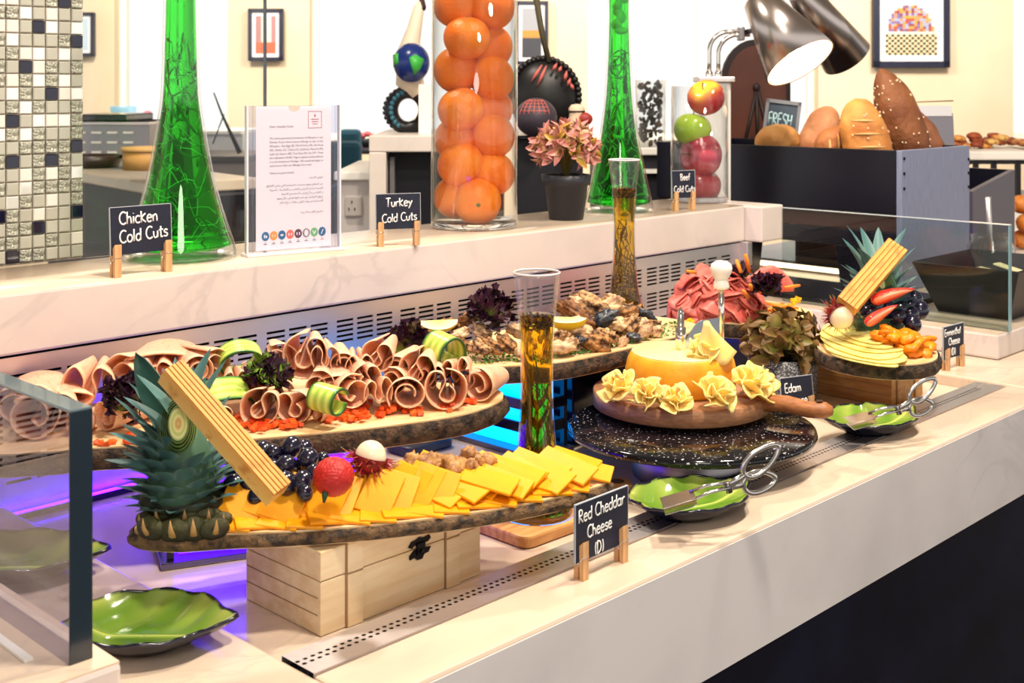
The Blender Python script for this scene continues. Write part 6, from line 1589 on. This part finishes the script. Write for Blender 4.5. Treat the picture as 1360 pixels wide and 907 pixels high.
for i, (px, py, dd) in enumerate(((1168, 445, .03), (1178, 437, .04), (1190, 444, .03), (1202, 442, .04), (1214, 448, .03), (1226, 452, .03), (1234, 460, .02), (1222, 462, .01), (1208, 456, .015), (1194, 455, .01), (1180, 452, .015), (1172, 452, .01), (1186, 447, .0), (1200, 464, .0), (1214, 468, -.005), (1228, 468, .0), (1204, 450, .0), (1218, 456, -.003), (1176, 443, .01), (1232, 452, .04), (1164, 448, .02), (1210, 462, -.01))):
    o = inst('dried_apricot', am[i % 4], None, MT(PD(px, py, 1.615+dd), (.5*math.sin(i*2.1), .5*math.cos(i*1.7), i*1.1))); tag(o, 'x', 'apricot', 'dried apricots by the emmenthal'); objs.append(o)
ordinals(objs, 'chopped dried apricot beside the emmenthal slices, %s from the left')
def strawb(label, px, py, d, w, ang):
    t = thing('strawberry_wedge', label, 'strawberry', PD(px, py, d)); s = w*d/FPX
    xs_ = [-1, -.93, -.75, -.4, 0, .4, .75, 1]; rs_ = [.10, .26, .36, .38, .33, .24, .13, .02]
    o = MB().tube([(x*s, 0, .06*s*(1-x*x)) for x in xs_], [r*s for r in rs_], 14, flat=.75).build('fruit', mat('strawberry_red', (206, 36, 22), .3, coat=.3, bump=.4, bscale=300), t)
    o2 = MB().tube([(x*s*.9-.05*s, -.20*s, .06*s*(1-x*x)+.02*s) for x in xs_], [r*s*.62 for r in rs_], 12, flat=.7).build('cut_face', mat('strawberry_cut', (240, 122, 84), .35), t)
    o2.matrix_local = MT((0, 0, 0), (0, ang, CANG))
    o.matrix_local = MT((0, 0, 0), (0, ang, CANG))
strawb('upper red strawberry wedge pointing right over the grapes', 1186, 392, 1.66, 30, -.28)
strawb('lower red strawberry wedge slanting above the apricots', 1171, 418, 1.60, 25, -.55)

# beef side: carrot sticks and yellow pepper bits
objs = []
for i, (a, b) in enumerate((((984, 362), (978, 345)), ((990, 338), (996, 362)), ((962, 350), (968, 357)), ((996, 378), (998, 385)), ((1042, 382), (1062, 379)), ((1030, 405), (1060, 409)), ((1015, 402), (1040, 408)), ((1022, 412), (1044, 418)), ((987, 386), (994, 396)), ((912, 360), (924, 362)))):
    d = 1.76 if i not in (4,) else 1.86
    if i in (0, 1, 2): d = 1.80
    p0, p1 = PD(a[0], a[1], d), PD(b[0], b[1], d+.01)
    if i in (5, 6, 7): p0, p1 = P(a[0], a[1], HB+.006), P(b[0], b[1], HB+.006)
    o = MB().tube([p0, (p0+p1)/2, p1], [.0028, .0034, .0026], 6, flat=.8).build('carrot_stick', mat('carrot_stick', (240, 138, 40), .45))
    tag(o, 'x', 'carrot', 'carrot sticks on the beef'); objs.append(o)
ordinals(objs, 'orange carrot stick among the beef slices and lettuce, %s from the left', key=lambda o: sum(proj(Vector(v.co))[0] for v in o.data.vertices)/len(o.data.vertices))
pp_ = MB(); rn = random.Random(77)
for (px, py, n, sx) in ((1035, 412, 26, 18), (1050, 415, 16, 8), (1055, 400, 12, 8), (1020, 420, 10, 8), (917, 428, 14, 5), (1046, 424, 8, 4)):
    for k in range(n):
        p = P(px+rn.gauss(0, sx*.5), py+rn.gauss(0, 3), HB+.002); e = rn.uniform(.002, .0035)
        pp_.box((-e, -e*.8, -.0015), (e, e*.8, .002), MT(p, (rn.uniform(-.3, .3), rn.uniform(-.3, .3), rn.uniform(0, 3))))
o = pp_.build('yellow_pepper', mat('yellow_pepper', (250, 190, 20), .35), smooth=False); tag(o, 'small yellow pepper dice scattered on the beef log slice', 'pepper', None, 'stuff')

# ---------------------------------------------------------------- cheese wheel on its girolle board and granite stand
gc = Vector((1.1438, .8325, 0))
t = thing('cake_stand', 'black speckled granite stand on a steel drum under the cheese wheel', 'stand', (gc.x, gc.y, -.0155))
hs = .040+.0155
MB().lathe([(0, hs-.011), (.132, hs-.011), (.138, hs-.009), (.14, hs-.005), (.1385, hs-.001), (.136, hs), (0, hs)], 72).build('granite_top', granite('black_granite', (14, 14, 20), (200, 196, 200), 320, .685, .715, .08), t)
MB().lathe([(0, 0), (.066, 0), (.067, .002), (.067, hs-.0112), (0, hs-.0112)], 56).build('drum', M_STEELD, t)
wc = PD(904, 560, 1.463); zb = .0403
t = thing('cheese_board', 'round beech board with a long handle carrying the cheese wheel', 'board', (wc.x, wc.y, zb))
rB = .1035
MB().lathe([(0, 0), (.072, 0), (.072, .004), (rB-.004, .0042), (rB, .006), (rB, .0235), (rB-.002, .0245), (0, .0245)], 72).build('board', M_BEECH, t)
hv = PD(1083, 546, 1.385); hv = Vector((hv.x, hv.y, 0))-Vector((wc.x, wc.y, 0)); hv.normalize()
hn = Vector((-hv.y, hv.x, 0))
def hp(a, z): return hv*a+Vector((0, 0, z))
hb = MB().tube([hp(rB-.032, .0205), hp(rB+.0, .0205), hp(rB+.025, .022), hp(rB+.05, .019), hp(rB+.068, .0205), hp(rB+.076, .021)], [.006, .0115, .0115, .0105, .011, .006], 14, flat=.85)
hb.build('handle', mat('handle_wood', (172, 110, 62), .45, col2=(140, 84, 44), nscale=30, stretch=(3, 3, 14)), t)
MB().lathe([(0, 0), (.0042, 0), (.0042, .0005), (0, .0005)], 14, Matrix.Translation(hp(rB+.062, .0302))).build('hanging_hole', MATS['hole_brown'], t)
zt = zb+.0248
t = thing('cheese_round', 'yellow wheel of cheese with a shaved flat top on the beech board', 'cheese', (wc.x, wc.y, zt))
MB().lathe([(0, 0), (.060, 0), (.0635, .004), (.066, .014), (.0655, .024), (.0625, .036), (.0592, .0425), (.057, .0445), (0, .0455)], 64).build('wheel', mat('cheese_rind', (244, 178, 46), .45, sss=.25, sssr=(.01, .006, .002), col2=(236, 156, 30), nscale=40, bump=.15, bscale=140), t)
MB().lathe([(0, .0462), (.0572, .0452), (.0578, .0442)], 64).build('shaved_face', mat('cheese_face', (250, 228, 150), .4, sss=.3, sssr=(.012, .008, .004), bump=.1, bscale=60), t)
t = thing('cheese_scraper', 'steel pin with curved blade and white knob handle in the cheese wheel', 'scraper', (wc.x, wc.y, zt+.0463)); s = 1.463/FPX
MB().lathe([(0, 0), (.0062, 0), (.0062, .026), (.0042, .0262), (.0042, .044), (.0025, .047), (0, .051)], 18).build('pin', M_CHROME, t)
kx = PD(958, 400, 1.50)-Vector((wc.x, wc.y, zt+.0463)); kd = Vector((kx.x, kx.y, 0)); kl = kd.length; kd.normalize()
bl = MB(); q = [kd*.005+Vector((0, 0, .001))]+[kd*(.005+(kl-.007)*i/10)+Vector((0, 0, .001+.004+.026*math.sin(PI*.5*min(1, i/5)) if i < 11 else 0)) for i in range(11)]+[kd*(kl-.001)+Vector((0, 0, .001))]
bl.add(q, [tuple(range(len(q)))]); bl.build('blade', mat('blade_steel', (190, 200, 214), .2, .9), t, smooth=False, solid=.0012)
kp = kd*kl
MB().tube([kp+Vector((0, 0, .0)), kp+Vector((0, 0, .072))], .0038, 10).build('rod', M_CHROME, t)
MB().lathe([(0, .066), (.009, .066), (.0102, .069), (.0085, .075), (.0085, .079), (.0122, .085), (.0135, .091), (.0120, .096), (.007, .0995), (0, .1005)], 24, Matrix.Translation(kp)).build('knob', mat('white_knob', (246, 240, 230), .25, coat=.4), t)
# shaved rosettes
M_ROS = mat('cheese_shaving', (255, 212, 104), .42, sss=.35, sssr=(.012, .008, .003), col2=(255, 226, 150), nscale=40)
def rosette_mesh(seed, steep):
    rn = random.Random(seed); b = MB()
    for L_ in range(3):
        ph = rn.uniform(0, 6); ph2 = rn.uniform(0, 6); k1 = rn.choice((4, 5)); k2 = rn.choice((9, 11)); ox, oy = rn.uniform(-.12, .12), rn.uniform(-.12, .12)
        def fn(u, v, L_=L_):
            a = 2*PI*u*1.08+ph; w = v**1.4
            aa = a+w*(.22*math.sin(k1*a+ph)+.06*math.sin(k2*a+ph2))
            r = .05+(.38+.26*L_)*v+w*(.17*math.sin(k1*a+ph2)+.06*math.sin(k2*a+ph))
            z = (.80-.24*L_)*v+w*(.14*math.cos(k1*a+ph)+.06*math.sin(k2*a+1))+.05*noise.noise(Vector((a*4, v*4, seed)))
            return (r*math.cos(aa)+ox, r*math.sin(aa)+oy, z-.15)
        b.grid(fn, 100, 8)
    return b.mesh('shaving', M_ROS)
rm_ = [rosette_mesh(k, .8) for k in (1, 2, 3)]
objs = []
for i, (px, py, d, r, el) in enumerate(((822, 512, 1.415, 26, .5), (858, 533, 1.385, 25, .35), (884, 520, 1.392, 19, .6), (898, 540, 1.375, 24, .35), (950, 540, 1.378, 30, .35), (996, 520, 1.42, 31, .8), (1008, 500, 1.445, 28, .9))):
    n_ = (RFU((px-905)/120, -.65, el+.55))
    o = inst('cheese_rosette', rm_[i % 3], None, dirM(PD(px, py+8, d-.010)+Vector((0, 0, -.004)), n_, sc=r*d/FPX*1.0)); o.modifiers.new('s', 'SOLIDIFY').thickness = .05
    lo_ = min((o.matrix_basis @ v.co).z for v in o.data.vertices); o.location.z += max(0, zb+.0258-lo_)*.9
    tag(o, 'x', 'cheese shaving', 'shaved cheese rosettes'); objs.append(o)
ordinals(objs, 'frilly shaved cheese rosette around the wheel, %s from the left')
cone = MB().grid(lambda u, v: ((.003+v**1.3*.023*(1+.16*math.sin(13*u)))*math.cos(-3.0+u*5.6)+.004*v, (.002+v**1.3*.017*(1+.25*math.sin(17*u+1)))*math.sin(-3.0+u*5.6), -.044*v*(1-.08*math.sin(15*u))), 60, 8)
o = cone.build('cheese_rosette', M_ROS, solid=.001); cp = PD(938, 427, 1.425); o.location = cp; o.rotation_euler = (.15, -.1, CANG)
tag(o, 'tall tent shaped cheese curl standing on top of the wheel', 'cheese shaving', 'shaved cheese rosettes')
o = inst('cheese_rosette', rm_[1], None, dirM(PD(936, 466, 1.43), RFU(-.1, -.5, .9), sc=.022)); o.modifiers.new('s', 'SOLIDIFY').thickness = .05
tag(o, 'small ruffled cheese shaving at the foot of the tent shaped curl', 'cheese shaving', 'shaved cheese rosettes')

# ---------------------------------------------------------------- leaf plates
M_GLZ = mat('leaf_glaze', vcol=True, rough=.12, coat=.7, col2=(74, 140, 34), nscale=16, nsharp=(.55, .95)); M_NGL = mat('navy_glaze', (12, 14, 34), .18, coat=.5)
def leaf_plate(label, base, rotz, a=.074, b=.055, hgt=.016, wav=1.0):
    t = thing('leaf_plate', label, 'plate', base, rotz)
    def outline(th):
        r = 1.0/math.sqrt((math.cos(th)/a)**2+(math.sin(th)/b)**2)
        r *= 1+.18*math.exp(-(th/.16)**2)*1.0+.006*wav*math.sin(9*th+1)
        if abs(abs(th)-PI) < .5: r *= 1-.10*math.exp(-((abs(th)-PI)/.14)**2)
        return r
    def sp(u): return -PI+2*PI*u
    def fn(off, zo):
        def g(u, v):
            th = sp(u); r = outline(th)*v*(1+off)
            x, y = r*math.cos(th), r*math.sin(th)
            z = .0045+zo+hgt*max(0, (v-.42)/.58)**1.7*(1+.06*math.sin(9*th+1)*wav)
            if off == 0:
                z += .0011*math.exp(-(y/.0022)**2)*(v > .02)
                z += .0009*math.sin(260*(x-abs(y)*.75))*min(1, abs(y)/.02)*v
            return (x, y, z)
        return g
    def cf(u, v):
        th = sp(u); r = outline(th)*v; x, y = r*math.cos(th), r*math.sin(th)
        s_ = .5+.5*math.sin(150*(x-abs(y)*.8)); c = mixc((84, 130, 34), (178, 186, 92), s_*.5*v+.45*v*v)
        c = mixc(c, (214, 220, 120), .85*math.exp(-(y/.0022)**2)+max(0, v-.86)*3*.8*s_)
        return mixc(c, (16, 18, 40), (v-.965)*60)
    MB().grid(fn(0, 0), 96, 24, cfn=cf).build('glaze', M_GLZ, t)
    b_ = MB(); g = fn(.015, -.0025)
    def gb(u, v):
        x, y, z = g(u, v)
        return (x, y, max(z, 0) if v > .55 else 0)
    b_.grid(gb, 96, 14); b_.build('underside', M_NGL, t)
    rim = MB().tube([(x, y, z) for x, y, z in [fn(.006, -.0012)(i/96, 1) for i in range(96)]], .0016, 6, True); rim.build('rim', M_NGL, t)
    return t
pA = P(190, 843, .006); leaf_plate('green leaf plate nearest the camera beside the left glass guard', (pA.x, pA.y, .0003), -.80, .060, .050)
pB = P(20, 752, .006); leaf_plate('green leaf plate seen through the left glass guard', (pB.x, pB.y, .0003), -.75, .068, .050)
pC = P(914, 674, .006); leaf_plate('green leaf plate with tongs in front of the granite stand', (pC.x, pC.y, .0003), -.28, .064, .050)
pD_ = P(1155, 566, .006); leaf_plate('green leaf plate with tongs in front of the honey wooden chest', (pD_.x, pD_.y, .0003), -.28, .064, .050)

# tongs
M_TNG = mat('tong_steel', (205, 202, 200), .18, 1)
def tongs(label, pv, tip, h1, h2, d0, wsp):
    """pivot, tip (spatula end) and the two loop far ends, given as world points"""
    t = thing('serving_tongs', label, 'tongs', pv)
    O = Vector(pv)
    for k, hh in enumerate((h1, h2)):
        hh = Vector(hh)-O; L_ = hh.length; dr = hh.normalized(); side = dr.cross(Vector((0, 0, 1)) if abs(dr.z) < .9 else Rv)
        side = (Rv*0+Vector((0, 0, 1))-dr*dr.z).normalized() if True else side
        nrm = dr.cross(side)
        lw = .0098
        loop = []
        for i in range(28):
            a = 2*PI*i/28; x = L_*.66+L_*.34*math.cos(a); y = lw*math.sin(a)*(1-.25*math.cos(a))
            loop.append(dr*x+side*y)
        MB().tube(loop, .0026, 8, True, up=nrm, flat=.75).build('loop_handle', M_TNG, t)
        MB().tube([Vector((0, 0, 0)), dr*L_*.18, dr*L_*.33], [.0040, .0034, .0030], 8, flat=.6, up=nrm).build('shank', M_TNG, t)
    tp = Vector(tip)-O; dr = tp.normalized(); L_ = tp.length; sd = dr.cross(Vector((0, 0, 1))).normalized(); up = sd.cross(dr)
    for sg, m, lift in ((-1, .5, 0), (1, .55, .004)):
        MB().tube([sd*.001*sg+up*lift, dr*L_*.3+sd*.004*sg+up*(lift+.002), dr*L_*.56+sd*.006*sg+up*lift], [.0026, .0022, .0018], 8, flat=.7).build('arm', M_TNG, t)
    for zo, nm, ww in ((.003, 'spatula', wsp), (-.004, 'lower_blade', wsp*.8)):
        q = [(L_*.50, -ww*.30), (L_*.58, -ww*.48), (L_, -ww*.5), (L_, ww*.5), (L_*.58, ww*.48), (L_*.50, ww*.30)]
        b = MB(); M = frame(up*zo, dr, sd, dr.cross(sd))
        b.prism(q, -.0005, .0005, M); b.build(nm, M_TNG, t, smooth=False, bevel=.0003)
    MB().lathe([(0, -.005), (.003, -.005), (.003, .005), (0, .0062)], 14, frame(Vector((0, 0, 0)), dr, sd, dr.cross(sd))).build('rivet', mat('rivet_steel', (120, 118, 120), .3, 1), t)
    return t
tongs('steel scissor tongs with a wide spatula on the front leaf plate', PD(967, 650, 1.150)+Vector((0, 0, .002)), PD(880, 677, 1.150)+Vector((0, 0, .003)), PD(1034, 592, 1.16), PD(1030, 636, 1.17), 1.17, .030)
tongs('steel scissor tongs with a wide spatula on the rear leaf plate', PD(1193, 547, 1.445)+Vector((0, 0, .002)), PD(1128, 566, 1.44)+Vector((0, 0, .003)), PD(1242, 504, 1.46), PD(1238, 538, 1.47), 1.47, .032)
bpy.context.view_layer.update()
